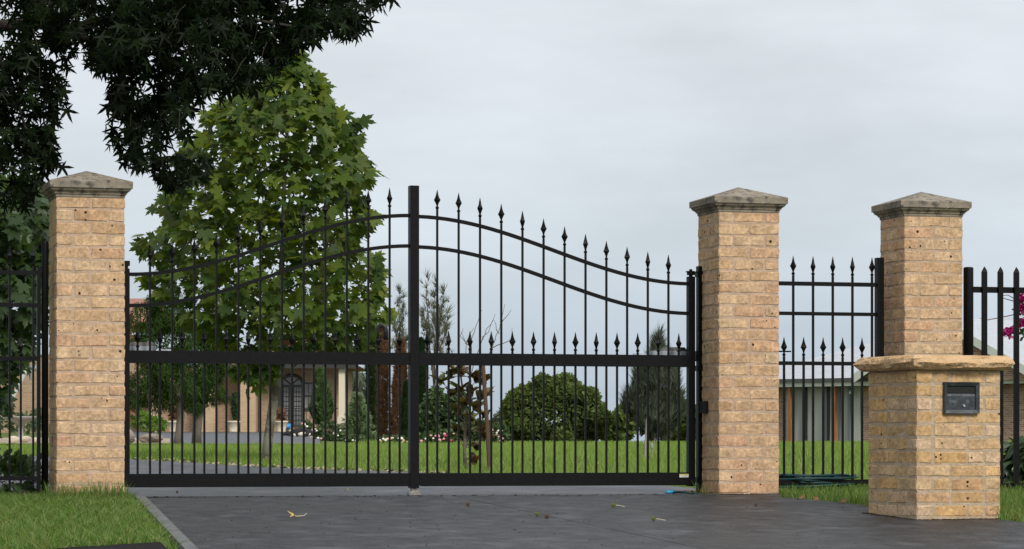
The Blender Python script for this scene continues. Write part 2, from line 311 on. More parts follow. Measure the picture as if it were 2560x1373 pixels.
LM['rose'] = leaf_mat('rose_leaf', [(.045, .085, .025), (.070, .115, .035), (.035, .065, .020)], .2)
LM['gum'] = leaf_mat('gum_leaf', [(.075, .095, .058), (.105, .120, .078), (.055, .070, .042)], .2)
LM['grass'] = leaf_mat('grass_blade', [(.078, .165, .028), (.13, .23, .042), (.060, .135, .024), (.19, .275, .07), (.10, .19, .034), (.28, .28, .115), (.085, .17, .030)], .35, .5, .3, (1.4, 1.4, .6))
LM['grass_l'] = leaf_mat('lawn_blade', [(.140, .240, .034), (.195, .305, .050), (.115, .205, .033), (.240, .335, .080), (.165, .265, .042), (.31, .32, .13)], .35, .5, .3, (1.4, 1.4, .6))
M['petal_w'] = mat('white_petal', (.80, .74, .68), .7); M['petal_p'] = mat('pink_petal', (.72, .36, .36), .7); M['petal_m'] = mat('magenta_petal', (.45, .03, .10), .7)
M['petal_o'] = mat('apricot_petal', (.75, .40, .18), .7); M['bract'] = leaf_mat('bougainvillea_bract', [(.36, .008, .13), (.46, .014, .19), (.27, .006, .10)], .2, tcol=(1.2, .8, 1))
M['fallen_y'] = mat('yellow_fallen_leaf', (.62, .42, .10), .7, var=(20, 4, (.45, .22, .05), .5, .7)); M['fallen_b'] = mat('brown_fallen_leaf', (.24, .11, .05), .8)
M['dirt'] = mat('damp_dirt', (.035, .026, .019), .95, spec=.1)
M['petiole'] = mat('pale_leaf_stalk', (.70, .62, .42), .7)
M['ball_g'] = mat('green_seed_ball', (.12, .13, .03), .8); M['ball_b'] = mat('brown_seed_ball', (.10, .05, .03), .85)

# ------------------------------------------------------------------ the setting: ground, paving
def axis(dense0, dense1, step, far0, far1, grow=1.25):
    a = list(np.arange(dense0, dense1+1e-6, step)); s = step
    while a[-1] < far1: s *= grow; a.append(a[-1]+s)
    s = step
    while a[0] > far0: s *= grow; a.insert(0, a[0]-s)
    return a
xs = axis(-16, 16, .8, -1500, 1500); ys = axis(10, 68, .6, -300, 2500)
V = np.array([(x, y, terr(x, y)-.03) for y in ys for x in xs]); nx = len(xs)
T = [(j*nx+i, j*nx+i+1, (j+1)*nx+i+1) for j in range(len(ys)-1) for i in range(nx-1)]+[(j*nx+i, (j+1)*nx+i+1, (j+1)*nx+i) for j in range(len(ys)-1) for i in range(nx-1)]
smooth_ob(tag(link('ground', tri_mesh('ground', V, T), M['soil']), 'grassy ground of the lawn and verge', kind='structure'))
def OUT(px, py): p = G(px, py); return p
def slab(name, pts, m, lab, lift=.008, thick=.05):  # a flat slab on the sloping apron outside the gate
    b = MB(); b.prism([(p[0], p[1], terr(p[0], p[1])-thick) for p in pts], [(p[0], p[1], terr(p[0], p[1])+lift) for p in pts])
    return tag(b.build(name, m), lab, kind='structure')
def lerp2(a, b, k): return np.array(a)+(np.array(b)-np.array(a))*k
eL0, eL1 = OUT(345, 1252), OUT(458, 1373); eL2 = lerp2(eL0, eL1, 3.2)      # edge between the verge and the driveway
eLt = lerp2(eL0, eL1, -.10)
j0, j1 = OUT(1140, 1250), OUT(1722, 1373); j2 = lerp2(j0, j1, 3.0)          # saw-cut joint in the driveway
FJ = -.012                                                              # joint line along the fence front
fl = FW(S(338, FJ), FJ); fj = FW(S(1128, FJ), FJ); fr_ = FW(S(1952, FJ), FJ)
edge_r = [OUT(1952, 1246), OUT(2060, 1255), OUT(2175, 1268), OUT(2330, 1284), OUT(2508, 1303), OUT(2600, 1315), OUT(3000, 1350)]
gap = .004; jd = (j2-j0)[:2]; jd = jd/np.linalg.norm(jd); jn = np.array([-jd[1], jd[0], 0])*gap
e_w = .07; ed = (eL1-eL0)[:2]; ed /= np.linalg.norm(ed); en = np.array([-ed[1], ed[0], 0])
if en[0] < 0: en = -en
slab('driveway', [eLt+en*e_w, eL2+en*e_w, j2-jn*np.sign(jn[0]), fj-jn*np.sign(jn[0])][::1], M['drive'], 'dark charcoal concrete driveway in front of the gate')
slab('driveway', [fj+jn*np.sign(jn[0]), j2+jn*np.sign(jn[0]), np.array([14., 8, 0]), *edge_r[::-1], fr_], M['drive'], 'dark charcoal concrete driveway slab towards the letterbox pillar')
slab('driveway_edging', [eLt-en*.005, eL2-en*.005, eL2+en*(e_w-.004), eLt+en*(e_w-.004)], M['edging'], 'narrow concrete edging between verge and driveway', lift=.02)
fp = [OUT(-200, 1392), OUT(0, 1381), OUT(250, 1366), OUT(400, 1357), eL1+(eL1-eL0)*1.6-en*.02, np.array([-9., eL1[1]-3.5, 0])]
slab('footpath', fp, M['asphalt'], 'dark footpath in front of the grass verge', lift=.004)
def sheet(name, fronts, backs, m, lab, nd=10, lift=.006):
    V = []; n = len(fronts)
    for a, b in zip(fronts, backs):
        for j in range(nd+1):
            x, y = a[0]+(b[0]-a[0])*j/nd, a[1]+(b[1]-a[1])*j/nd; V.append((x, y, terr(x, y)+lift))
    T = []
    for i in range(n-1):
        for j in range(nd): q = i*(nd+1)+j; T += [(q, q+nd+1, q+nd+2), (q, q+nd+2, q+1)]
    return smooth_ob(tag(link(name, tri_mesh(name, np.array(V), T), m), lab, kind='structure'))
le_px = [-700, -200, 0, 150, 330, 480, 600, 700, 820, 1000, 1060, 1150, 1300, 1500, 1650, 1738]
le_py = [1120, 1134, 1139, 1143, 1150, 1158, 1166, 1171, 1176, 1181, 1183, 1190, 1200, 1210, 1215, 1222]
LE = [G(a, b, y0=20.9) for a, b in zip(le_px, le_py)]
s_l = [S(p, 0.004) for p in le_px]
FR = [FW(s, .004) for s in s_l]; FR[-1] = FW(S(1757, .004), .004)
for i, p in enumerate(le_px):
    if p < 300: FR[i] = FW(S(p, .25), .25)
sheet('inner_driveway', FR, LE, M['apron'], 'grey concrete driveway behind the gate', 14)
kk = [(p-CX)/F for p in (300, 420, 500, 600, 700, 800)]
sheet('house_forecourt', [(k*66, 66) for k in kk], [(k*113, 113) for k in kk], M['apron'], 'pale grey paving in front of the house', 12, .02)
kk = [(p-CX)/F for p in (-100, 60, 200, 300, 360, 425)]
gy = [1, 1, 1, 1, .96, .90]
sheet('gravel_bed', [(k*60, 60) for k in kk], [(k*(60+22*g), 60+22*g) for k, g in zip(kk, gy)], M['gravel'], 'pinkish gravel garden bed', 8, .03)

# ------------------------------------------------------------------ grass blades
def blades(name, pts, h, w, m, lab, lean=.5, seg2=True):
    n = len(pts); P = np.array(pts); H = h*(.55+.8*rng.random(n)); Wd = w*(.7+.6*rng.random(n)); a = rng.random(n)*6.283; b = rng.random(n)*6.283
    side = np.stack([np.cos(a), np.sin(a), np.zeros(n)], 1)*Wd[:, None]/2
    ln = np.stack([np.cos(b), np.sin(b), np.zeros(n)], 1)*(H*lean*rng.random(n))[:, None]; up = np.array([0, 0, 1.])[None]*H[:, None]
    if seg2:
        V = np.stack([P-side, P+side, P+up*.6+ln*.35-side*.75, P+up*.6+ln*.35+side*.75, P+up*.95+ln], 1).reshape(-1, 3); T0 = np.array([[0, 1, 3], [0, 3, 2], [2, 3, 4]]); k = 5
    else:
        V = np.stack([P-side, P+side, P+up+ln], 1).reshape(-1, 3); T0 = np.array([[0, 1, 2]]); k = 3
    T = (T0[None]+(np.arange(n)*k)[:, None, None]).reshape(-1, 3)
    c = np.repeat(rng.random(n), k)
    return tag(link(name, tri_mesh(name, V, T, c), m), lab, 'grass', kind='stuff')
def scatter(n, poly, clump=0.0):
    poly = np.array([q[:2] for q in poly]); lo, hi = poly.min(0), poly.max(0); out = []
    cs = [lo+(hi-lo)*rng.random(2) for _ in range(60)]
    while len(out) < n:
        p = lo+(hi-lo)*rng.random(2)
        if inside(p, poly): out.append((p[0], p[1], terr(*p)-.03))
    return out
def inside(p, poly):
    c = False; j = len(poly)-1
    for i in range(len(poly)):
        if (poly[i][1] > p[1]) != (poly[j][1] > p[1]) and p[0] < (poly[j][0]-poly[i][0])*(p[1]-poly[i][1])/(poly[j][1]-poly[i][1]+1e-12)+poly[i][0]: c = not c
        j = i
    return c
vp = [FW(S(-500, .35), .35), FW(S(322, .30), .30), eLt-en*.02, eL1-en*.03+(eL1-eL0)*.0, OUT(404, 1359), OUT(370, 1358), OUT(330, 1364), OUT(290, 1362), OUT(250, 1369), OUT(200, 1368), OUT(120, 1378), OUT(0, 1384), OUT(-300, 1399)]
blades('verge_grass', scatter(30000, vp), .072, .0075, LM['grass'], 'thick unmown grass on the verge in front of the left pillar', 1.5)
bp = [FW(S(108, -.02), -.02), FW(S(318, -.02), -.02), FW(S(318, -.12), -.12), FW(S(108, -.12), -.12)]
blades('tall_grass', scatter(420, bp), .14, .006, LM['grass'], 'taller grass blades at the foot of the left pillar', .6)
rp = [FW(S(1952, 1.2), 1.2), FW(S(1950, .0), .0), *[p+np.array([0, .03, 0]) for p in edge_r[:6]], FW(S(2700, .3), .3), FW(S(2700, 1.2), 1.2)]
blades('strip_grass', scatter(14000, rp), .10, .0065, LM['grass'], 'short grass between the fence panel and the driveway edge', .8)
lp = []
while len(lp) < 70000:
    y = 24.5*(66/24.5)**(rng.random()**1.15); k = -.185+.375*rng.random(); x = k*y
    e_y = np.interp(k*F+CX, le_px, [q[1] for q in LE])
    if k*F+CX > 1740: e_y = 22.6
    if y > e_y+.05*rng.random(): lp.append((x, y, terr(x, y)-.03))
for _ in range(9000):
    y = 21.9+4*rng.random(); k = .095+.095*rng.random(); x = k*y
    if t_of(x, y) > .5: lp.append((x, y, terr(x, y)-.03))
fl_ = []
while len(fl_) < 16000:
    y = 62+60*rng.random(); k = -.08+.27*rng.random()
    if k < -.055 and y > 63: continue
    fl_.append((k*y, y, terr(k*y, y)-.03))
blades('lawn_grass', lp, .085, .012, LM['grass_l'], 'bright green lawn behind the gate', .9, False)
blades('far_lawn_grass', fl_, .10, .03, LM['grass_l'], 'bright green lawn running back to the far trees', .9, False)

# ------------------------------------------------------------------ brick pillars
def brick_mesh(name, l, w, h, seed):
    rr = random.Random(seed); vs = []; fs = []; c = .007; dh = rr.uniform(-.002, .002); n = 8
    st = [-l/2, -l/2+.007, rr.uniform(-.2, .2)*l, l/2-.007, l/2]
    for i, x in enumerate(st):
        e = .006 if i in (0, 4) else 0; a, b = w/2-e, h/2+dh-e
        for y, z in ((-a, -b+c), (-a, b-c), (-a+c, b), (a-c, b), (a, b-c), (a, -b+c), (a-c, -b), (-a+c, -b)):
            vs.append((x+rr.uniform(-.0025, .0025), y+rr.uniform(-.0024, .0024), z+rr.uniform(-.0046, .0046)))
    fs = [(i*n+j, (i+1)*n+j, (i+1)*n+(j+1) % n, i*n+(j+1) % n) for i in range(4) for j in range(n)]+[tuple(range(n)), tuple(4*n+j for j in range(n))[::-1]]
    me = bpy.data.meshes.new(name); me.from_pydata(vs, [], fs); me.update(); return me
BL, BW_, BH, JT = .230, .110, .0755, .0110
CH = BH+JT
FULL = [brick_mesh('brick', BL, BW_, BH, i) for i in range(9)]
HALF = [brick_mesh('brick', BW_, BW_, BH, 40+i) for i in range(5)]
for me in FULL+HALF: me.materials.append(M['brick'])
FULL2 = [m.copy() for m in FULL]; HALF2 = [m.copy() for m in HALF]
for me in FULL2+HALF2: me.materials.clear(); me.materials.append(M['brick2'])
def put_brick(parent, meshes, x, y, z, rot, rr):
    o = bpy.data.objects.new('brick', rr.choice(meshes)); COL.objects.link(o); o.parent = parent
    o.location = (x+rr.uniform(-.002, .002), y+rr.uniform(-.0012, .0016), z+rr.uniform(-.002, .002))
    o.rotation_euler = (rr.uniform(-.008, .008)+(math.pi if rr.random() < .5 else 0), rr.uniform(-.012, .012), rot+rr.uniform(-.006, .006)+(math.pi if rr.random() < .5 else 0))
def courses(parent, n, half, z0, seed, full, halfm, start=0, skip=None):
    """one ring of bricks per course; half = half the pillar width in brick units (2 -> 470 mm, 2.5 -> 590 mm)"""
    rr = random.Random(seed); Wd = half*(BL+JT)-JT; r = Wd/2-BW_/2
    for c in range(n):
        z = z0+c*CH+BH/2
        for f in range(4):                                    # front, right, back, left
            ang = f*math.pi/2; ca, sa = math.cos(ang), math.sin(ang)
            own = (f % 2 == (c+start) % 2)                    # this face runs through to both corners in this course
            run = []
            if own:
                x = -Wd/2; k = 0; left = Wd
                lens = [BL]*int(half)+([BW_] if half % 1 else [])
                if half % 1 and rr.random() < .5: lens = lens[::-1]
                for l in lens: run.append((x+l/2, l)); x += l+JT
            else:
                a = -Wd/2+BW_+JT; b = Wd/2-BW_-JT; left = b-a
                if half == 2: run.append(((a+b)/2, BL))
                else:
                    lens = [BL, BW_] if rr.random() < .5 else [BW_, BL]; x = a
                    for l in lens: run.append((x+l/2, l)); x += l+JT
            for x, l in run:
                if skip and skip(f, x, z, l): continue
                px, py = x, -r
                put_brick(parent, full if l > .2 else halfm, px*ca-py*sa, px*sa+py*ca, z, ang, rr)
    return Wd
def cap(parent, wd, z0):
    b = MB(); h = wd/2; prof = [(.002, 0), (.004, .020), (.012, .021), (.013, .028), (.020, .036), (.034, .046), (.042, .062), (.050, .0625), (.051, .107), (.049, .110)]
    rings = [[(-h-o, -h-o, z0+z), (h+o, -h-o, z0+z), (h+o, h+o, z0+z), (-h-o, h+o, z0+z)] for o, z in prof]
    vs = [p for r in rings for p in r]; fs = [(i*4+j, i*4+(j+1) % 4, i*4+4+(j+1) % 4, i*4+4+j) for i in range(len(prof)-1) for j in range(4)]
    vs.append((0, 0, z0+.203)); k = (len(prof)-1)*4; fs += [(k+j, k+(j+1) % 4, len(vs)-1) for j in range(4)]; fs.append((3, 2, 1, 0))
    ob = b.add(vs, fs); me = bpy.data.meshes.new('cap'); me.from_pydata(b.v, [], b.f); me.update(); return link('cap', me, M['capstone'], parent)
def pillar(pxc_l, pxc_r, seed, label, zb=-.03):
    s0 = (S(pxc_l, 0)+S(pxc_r, 0))/2; wd = 2*(BL+JT)-JT
    t = thing('gate_pillar', (s0, wd/2, 0), label, 'pillar', 'brick pillars of the entrance', fence=True)
    n = 25; z0 = 2.078-n*CH+JT
    courses(t, n, 2, z0, seed, FULL, HALF, seed % 2)
    h = wd/2-.0035; me = bpy.data.meshes.new('mortar'); b = MB().box((-h, -h, z0-.12), (h, h, 2.079)); me.from_pydata(b.v, [], b.f); link('mortar', me, M['mortar'], t)
    cap(t, wd, 2.080); return t, s0
pL, sL = pillar(141, 312, 2, 'brick gate pillar with stone cap at the left end of the gate, in the grass')
pR, sR = pillar(1797, 1948, 5, 'brick gate pillar with stone cap to the right of the gate, on the driveway')
pT, sT = pillar(2263, 2405, 9, 'brick pillar with stone cap standing behind the letterbox pillar')

# the low pillar that holds the letterbox
MF = W(2292, HZ, 18.55); MANG = R(21.5)                 # its near corner and its turn
mc, ms_ = math.cos(MANG), math.sin(MANG); wdm = 2.5*(BL+JT)-JT; KX, KY = 1.05, 1.10
ctr = np.array([MF[0]+mc*KX*wdm/2-ms_*KY*wdm/2, MF[1]+ms_*KX*wdm/2+mc*KY*wdm/2])
zg = terr(*ctr)-.02
mp_ = bpy.data.objects.new('letterbox_pillar', None); COL.objects.link(mp_); mp_.location = (ctr[0], ctr[1], 0); mp_.rotation_euler = (0, 0, MANG); mp_.scale = (KX, KY, 1)
tag(mp_, 'low brick pillar with rough sandstone slab on top, holding the letterbox', 'pillar'); ORG[mp_.name] = np.zeros(3)
ztop = ZC+(HZ-924)*18.6/F; nC = 12; zb = ztop-nC*CH
lbx0, lbx1, lbz0, lbz1 = .190, .452, ZC+(HZ-1034)*18.6/F, ZC+(HZ-955)*18.6/F      # letterbox from the near corner, and heights
def sk(f, x, z, l): return f == 0 and lbx0+.03 < x+wdm/2 < lbx1-.03 and lbz0+.02 < z < lbz1-.02
courses(mp_, nC, 2.5, zb, 31, FULL2, HALF2, 0, None)
h = wdm/2-.0030; me = bpy.data.meshes.new('mortar'); b = MB().box((-h, -h, zb-.15), (h, h, ztop-.003)); me.from_pydata(b.v, [], b.f); link('mortar', me, M['mortar2'], mp_)
# sandstone slab with rock-faced edges
bm = bmesh.new(); nn = 26; ov = .078; hw = wdm/2+ov; th_ = .092; rr = random.Random(4); ring = []
peri = []
for sd_, (ax, ay, bx_, by_) in enumerate(((-1, -1, 1, -1), (1, -1, 1, 1), (1, 1, -1, 1), (-1, 1, -1, -1))):
    for i in range(nn): k = i/nn; peri.append((ax+(bx_-ax)*k, ay+(by_-ay)*k))
lev = [(-.034, 0.0), (-.010, .016), (.004, .042), (-.002, .068), (-.016, .084), (-.036, th_)]
rows = []; m_ = len(peri)
def wob(k, amp, step):                                    # chipped facets: straight runs between random offsets
    a = [rr.uniform(-amp, amp) for _ in range(m_//step+2)]
    return [a[i//step]+(a[(i//step+1) % (m_//step)]-a[i//step])*((i % step)/step) for i in range(m_)]
sh_ = wob(0, .012, 8)
for li, (o_, z) in enumerate(lev):
    row = []; w1 = wob(li, .010 if 0 < li < 5 else .004, random.choice((3, 4, 5))); w2_ = wob(li, .006, 4)
    for i, (x, y) in enumerate(peri):
        l_ = math.hypot(x, y); cr_ = .035*max(0, l_-1.2)      # rounded corners
        q = hw+o_+w1[i]+sh_[i]-cr_*1.8
        row.append(bm.verts.new((x*q, y*q, ztop+z+(w2_[i] if 0 < li < 5 else w2_[i]*.3))))
    rows.append(row)
m_ = len(peri)
for a_, b_ in zip(rows[:-1], rows[1:]):
    for j in range(m_): bm.faces.new((a_[j], a_[(j+1) % m_], b_[(j+1) % m_], b_[j]))
bm.faces.new(rows[-1]); bm.faces.new(rows[0][::-1]); me = bpy.data.meshes.new('sandstone_slab'); bm.to_mesh(me); bm.free()
tag(link('sandstone_slab', me, M['sandstone'], mp_), 'rough rock-faced sandstone slab')
# the letterbox itself, set in the front face
lb = bpy.data.objects.new('letterbox', None); COL.objects.link(lb)
q = ctr+np.array([mc, ms_])*(-KX*wdm/2+(lbx0+lbx1)/2)+np.array([ms_, -mc])*(KY*wdm/2+.004)
lb.location = (q[0], q[1], lbz0); lb.rotation_euler = (0, 0, MANG); ORG[lb.name] = np.zeros(3)
tag(lb, 'black metal letterbox set into the front of the low brick pillar', 'letterbox')
w2, hh = (lbx1-lbx0)/2, lbz1-lbz0; fw = .024; dp = .022
b = MB(); o_ = [(-w2, 0), (w2, 0), (w2, hh), (-w2, hh)]; i_ = [(-w2+fw, fw), (w2-fw, fw), (w2-fw, hh-fw), (-w2+fw, hh-fw)]
vs = [(x, .004, z) for x, z in o_]+[(x*.985, -dp, z if 0 else (z*.985+hh*.0075)) for x, z in o_]+[(x, -dp*.55, z) for x, z in i_]+[(x, .004, z) for x, z in i_]
fs = []
for j in range(4):
    k = (j+1) % 4
    for a in (0, 4, 8): fs.append((a+j, a+k, a+4+k, a+4+j))
b.add(vs, fs).build('frame', M['mailbox'], lb)
zs = hh*.655
MB().box((-w2+fw-.001, -.004, fw-.001), (w2-fw+.001, .004, zs-.024)).build('door', M['mailbox'], lb)
d_ = [o for o in lb.children if o.name.startswith('door')][0]
MB().add([(-w2+fw, -.0045, zs-.022), (w2-fw, -.0045, zs-.022), (w2-fw, .004, zs), (-w2+fw, .004, zs)], [(0, 1, 2, 3)]).build('sloped_lip', M['mailbox'], lb)
MB().box((-w2+fw, -.0035, zs), (w2-fw, .0035, hh-fw)).build('slot', M['dark'], lb)
MB().tube([(.018, -.004, .052), (.018, -.014, .052)], .0085, 12).build('lock', M['chrome'], d_)
def bars(lst):
    b = MB()
    for x0, x1, z0, z1 in lst: b.box((x0, -.0052, z0), (x1, -.0042, z1))
    return b
zt = zs-.045
bars([(-.088+i*.0052*1.9, -.088+i*.0052*1.9+.0022, zt-.018, zt) for i in range(6)]+[(-.088, -.070, zt-.002, zt), (-.069, -.051, zt-.010, zt-.008), (-.060, -.038, zt-.018, zt-.016)]).build('embossed_marks', M['etch'], d_)
bars([(.040, .042, zt-.018, zt), (.049, .051, zt-.018, zt), (.057, .059, zt-.018, zt), (.040, .059, zt-.002, zt), (.040, .059, zt-.010, zt-.0085), (.040, .059, zt-.018, zt-.0165)]).build('embossed_marks', M['etch'], d_)

# ------------------------------------------------------------------ gate and fences
def finial_mesh():
    prof = [(.0068, 0), (.0075, .004), (.0135, .013), (.0135, .019), (.0072, .027), (.0080, .036), (.0150, .054), (.0245, .073), (.0180, .086), (.0130, .099), (.0085, .116), (.0050, .132), (.0010, .150)]
    n = 8; vs = []; fs = []
    for i, (r, z) in enumerate(prof):
        tw = max(0, min(1, (z-.03)/.08))*R(70)
        for j in range(n):
            rj = r*(1.0 if j % 2 == 0 else (.80 if .035 < z < .11 else .97)); a = 2*math.pi*j/n+tw+R(45)*0
            vs.append((rj*math.cos(a), rj*math.sin(a), z))
    fs = [(i*n+j, i*n+(j+1) % n, (i+1)*n+(j+1) % n, (i+1)*n+j) for i in range(len(prof)-1) for j in range(n)]
    fs += [tuple(range(n))[::-1], tuple((len(prof)-1)*n+j for j in range(n))]
    me = bpy.data.meshes.new('finial'); me.from_pydata(vs, [], fs); me.materials.append(M['black']); me.update(); return me
FIN = finial_mesh()
def picket(parent, s, t, z0, z1, w=.0145, finial=True):
    o = MB().box((s-w/2, t-w/2, z0), (s+w/2, t+w/2, z1-(.148 if finial else 0))).build('picket', M['black'], parent)
    if finial:
        f = bpy.data.objects.new('finial', FIN); COL.objects.link(f); f.parent = o; q = org(parent)
        f.location = (s-q[0], t-q[1], z1-.150-q[2]); f.rotation_euler = (0, 0, random.uniform(0, 6.28))
    return o
TG = .40
zTopEnd, zTopMid, off2 = 1.575, 2.034, .221
sHL, sHR = S(316, TG), S(1727, TG)
def ztop(s):                                             # height of the arched top rail
    e = sHL if s < 0 else sHR; x = min(1, max(0, abs(s)/abs(e)))
    return zTopEnd+(zTopMid-zTopEnd)*(1+math.cos(math.pi*x))/2-(.006 if s > 0 else 0)
def sweep(parent, name, s0, s1, fz, hz, ht, t):
    b = MB(); n = 30; vs = []
    for i in range(n+1):
        s = s0+(s1-s0)*i/n; z = fz(s); dz = (fz(s+.01)-fz(s-.01))/.02; l = math.hypot(1, dz); ux, uz = -dz/l*hz/2, hz/2/l
        vs += [(s-ux, t-ht/2, z-uz), (s+ux, t-ht/2, z+uz), (s+ux, t+ht/2, z+uz), (s-ux, t+ht/2, z-uz)]
    fs = [(i*4+j, i*4+4+j, i*4+4+(j+1) % 4, i*4+(j+1) % 4) for i in range(n) for j in range(4)]+[(0, 1, 2, 3), (4*n+3, 4*n+2, 4*n+1, 4*n)]
    return b.add(vs, fs).build(name, M['black'], parent)
zm0, zm1 = FZ(1034, 913, TG), FZ(1034, 882.5, TG); zb0, zb1 = FZ(1034, 1216, TG), FZ(1034, 1183, TG)
gl = thing('driveway_gate', (sHL, TG, 0), 'left leaf of the black iron driveway gate, with the tall meeting post', 'gate', 'leaves of the driveway gate', True)
gr = thing('driveway_gate', (sHR, TG, 0), 'right leaf of the black iron driveway gate, with a small sticker near the bottom', 'gate', 'leaves of the driveway gate', True)
mpw = .033
for g, s0, s1 in ((gl, sHL+.02, -mpw), (gr, mpw+.004, sHR-.02)):
    sweep(g, 'curved_rail', s0, s1, ztop, .025, .030, TG)
    sweep(g, 'curved_rail', s0, s1, lambda s: ztop(s)-off2, .025, .030, TG)
    for nm, a, b_, hz in (('middle_rail', zm0, zm1, .052), ('bottom_rail', zb0, zb1, .056)):
        MB().box((s0, TG-hz/2, a), (s1, TG+hz/2, b_)).build(nm, M['black'], g)
longL = [375, 431, 487, 543, 597, 651, 706, 760, 814, 869, 924, 974]; shortL = [344, 401, 457, 512, 566, 621, 676, 731, 786, 839, 893, 945, 999]
longR = [1093, 1147, 1201, 1253, 1306, 1358, 1411, 1463, 1515, 1567, 1619, 1671]; shortR = [1068, 1121, 1175, 1227, 1280, 1332, 1386, 1438, 1490, 1541, 1594, 1645, 1697]
def even(px, t):                                          # welded at even centres: spread between the first and the last
    a, b_ = S(px[0], t), S(px[-1], t); return [a+(b_-a)*i/(len(px)-1) for i in range(len(px))]
for g, lo, sh in ((gl, longL, shortL), (gr, longR, shortR)):
    for s in even(lo, TG): picket(g, s, TG, zb1-.01, ztop(s)+.208)
    for s in even(sh, TG): picket(g, s, TG, zb1-.01, zm1+.165)
MB().box((-mpw, TG-.036, .055), (mpw, TG+.036, FZ(1034, 465, TG))).build('meeting_post', M['black'], gl)
MB().box((sHL-.03, TG-.026, .07), (sHL+.02, TG+.026, FZ(318, 672, TG))).build('hinge_stile', M['black'], gl)
MB().box((sHR-.026, TG-.027, .06), (sHR+.026, TG+.027, FZ(1727, 692, TG))).build('hinge_stile', M['black'], gr)
hb = FZ(1727, 692, TG)
b = MB().tube([(sHR, TG, hb), (sHR, TG, hb+.022)], .015, 10); b.tube([(sHR, TG, hb+.012), (sHR, TG, hb+.042)], .030, 12); b.tube([(sHR, TG, hb+.042), (sHR, TG, hb+.056)], .012, 6); b.box((sHR-.038, TG-.008, hb+.032), (sHR+.075, TG+.008, hb+.040)); b.build('hinge', M['black'], gr)
hb2 = FZ(318, 672, TG); b = MB().box((sHL-.03, TG-.022, hb2), (sHL+.010, TG+.022, hb2+.035)); b.box((sHL-.03, TG-.026, hb2+.02), (sHL+.022, TG+.026, hb2+.055)); b.build('hinge', M['black'], gl)
b = MB().box((-.022, TG-.022, .014), (.022, TG+.022, .07)); b.box((-.040, TG-.035, .006), (.045, TG+.035, .022))
b.tube([(-.045, TG-.03, .05), (-.03, TG-.034, .025), (.03, TG-.036, .026)], .004, 6); b.tube([(.028, TG-.03, .028), (.048, TG-.03, .035), (.05, TG-.03, .06), (.032, TG-.03, .075)], .003, 6)
tag(b.build('drop_bolt', M['steel'], gl), 'worn galvanised drop bolt at the foot of the meeting post')
sx = S(1707, TG); zx = (FZ(1707, 1185, TG)+FZ(1707, 1193.5, TG))/2
st = MB().box((sx-.036, TG-.0295, zx-.0125), (sx+.036, TG-.028, zx+.0125)).build('sticker', M['white_s'], gr)
MB().box((sx-.0355, TG-.0300, zx+.003), (sx+.0355, TG-.0296, zx+.012)).build('header', M['yellow_s'], st)
b = MB()
for i in range(9): b.box((sx-.032+i*.0072, TG-.0304, zx+.0062), (sx-.0275+i*.0072+.001, TG-.0301, zx+.0085))
for i in range(8): b.box((sx-.026+i*.0066, TG-.0304, zx-.0022), (sx-.0215+i*.0066+.0008, TG-.0301, zx-.0006))
for i in range(6): b.box((sx-.020+i*.0068, TG-.0304, zx-.0082), (sx-.0155+i*.0068+.0008, TG-.0301, zx-.0066))
b.build('print', M['print'], st)
# post on the right pillar that carries the gate, keypad, motors
s_p = S(1750, TG); gp = thing('hinge_post', (s_p, TG, 0), 'black square post on the right gate pillar carrying the gate hinge', 'post', None, True)
MB().box((s_p-.022, TG-.028, -.02), (s_p+.022, TG+.028, FZ(1750, 666, TG))).build('post', M['black'], gp)
b = MB()
for z in (hb+.03, .95, .12): b.box((s_p-.03, TG-.034, z-.03), (s_p+.0225, TG+.034, z+.01))
b.build('bracket', M['black'], gp)
s_k = sR-.2405-.018; kp = thing('gate_sensor', (s_k, .30, 0), 'small black sensor box on the side of the right gate pillar', 'sensor', None, True)
z_k = FZ(1763, 1018, .25)
MB().box((s_k-.014, .235, z_k-.045), (s_k+.022, .325, z_k+.045)).build('housing', M['blackp'], kp); MB().box((s_k-.017, .245, z_k-.015), (s_k-.0145, .315, z_k+.03)).build('lens', M['dark'], kp)
def motor(s0, s1, z, lab):
    sm = (s0+s1)/2; sg = 1 if s1 > s0 else -1
    t = thing('gate_opener', (s0, .52, 0), lab, 'gate opener', 'swing gate openers', True)
    b = MB().box((min(s0, s1), .50, z-.075), (max(s0, s1), .60, z)); b.build('body', M['greyp'], t)
    MB().prism([(sm-.10, .50, z), (sm+.10, .50, z), (sm+.10, .58, z), (sm-.10, .58, z)], [(sm-.07, .51, z+.028), (sm+.08, .51, z+.028), (sm+.08, .57, z+.028), (sm-.07, .57, z+.028)]).build('cover', M['blackp'], t)
    MB().tube([(s1-sg*.02, .55, z-.035), (s1+sg*.12, .55, z-.035)], .016, 8).build('arm', M['greyp'], t)
motor(S(1742, .55), S(1622, .55), FZ(1690, 878, .55), 'grey gate opener with black lid behind the right gate leaf')
motor(S(318, .55), S(388, .55), FZ(350, 866, .55), 'grey gate opener with black lid behind the left gate leaf')
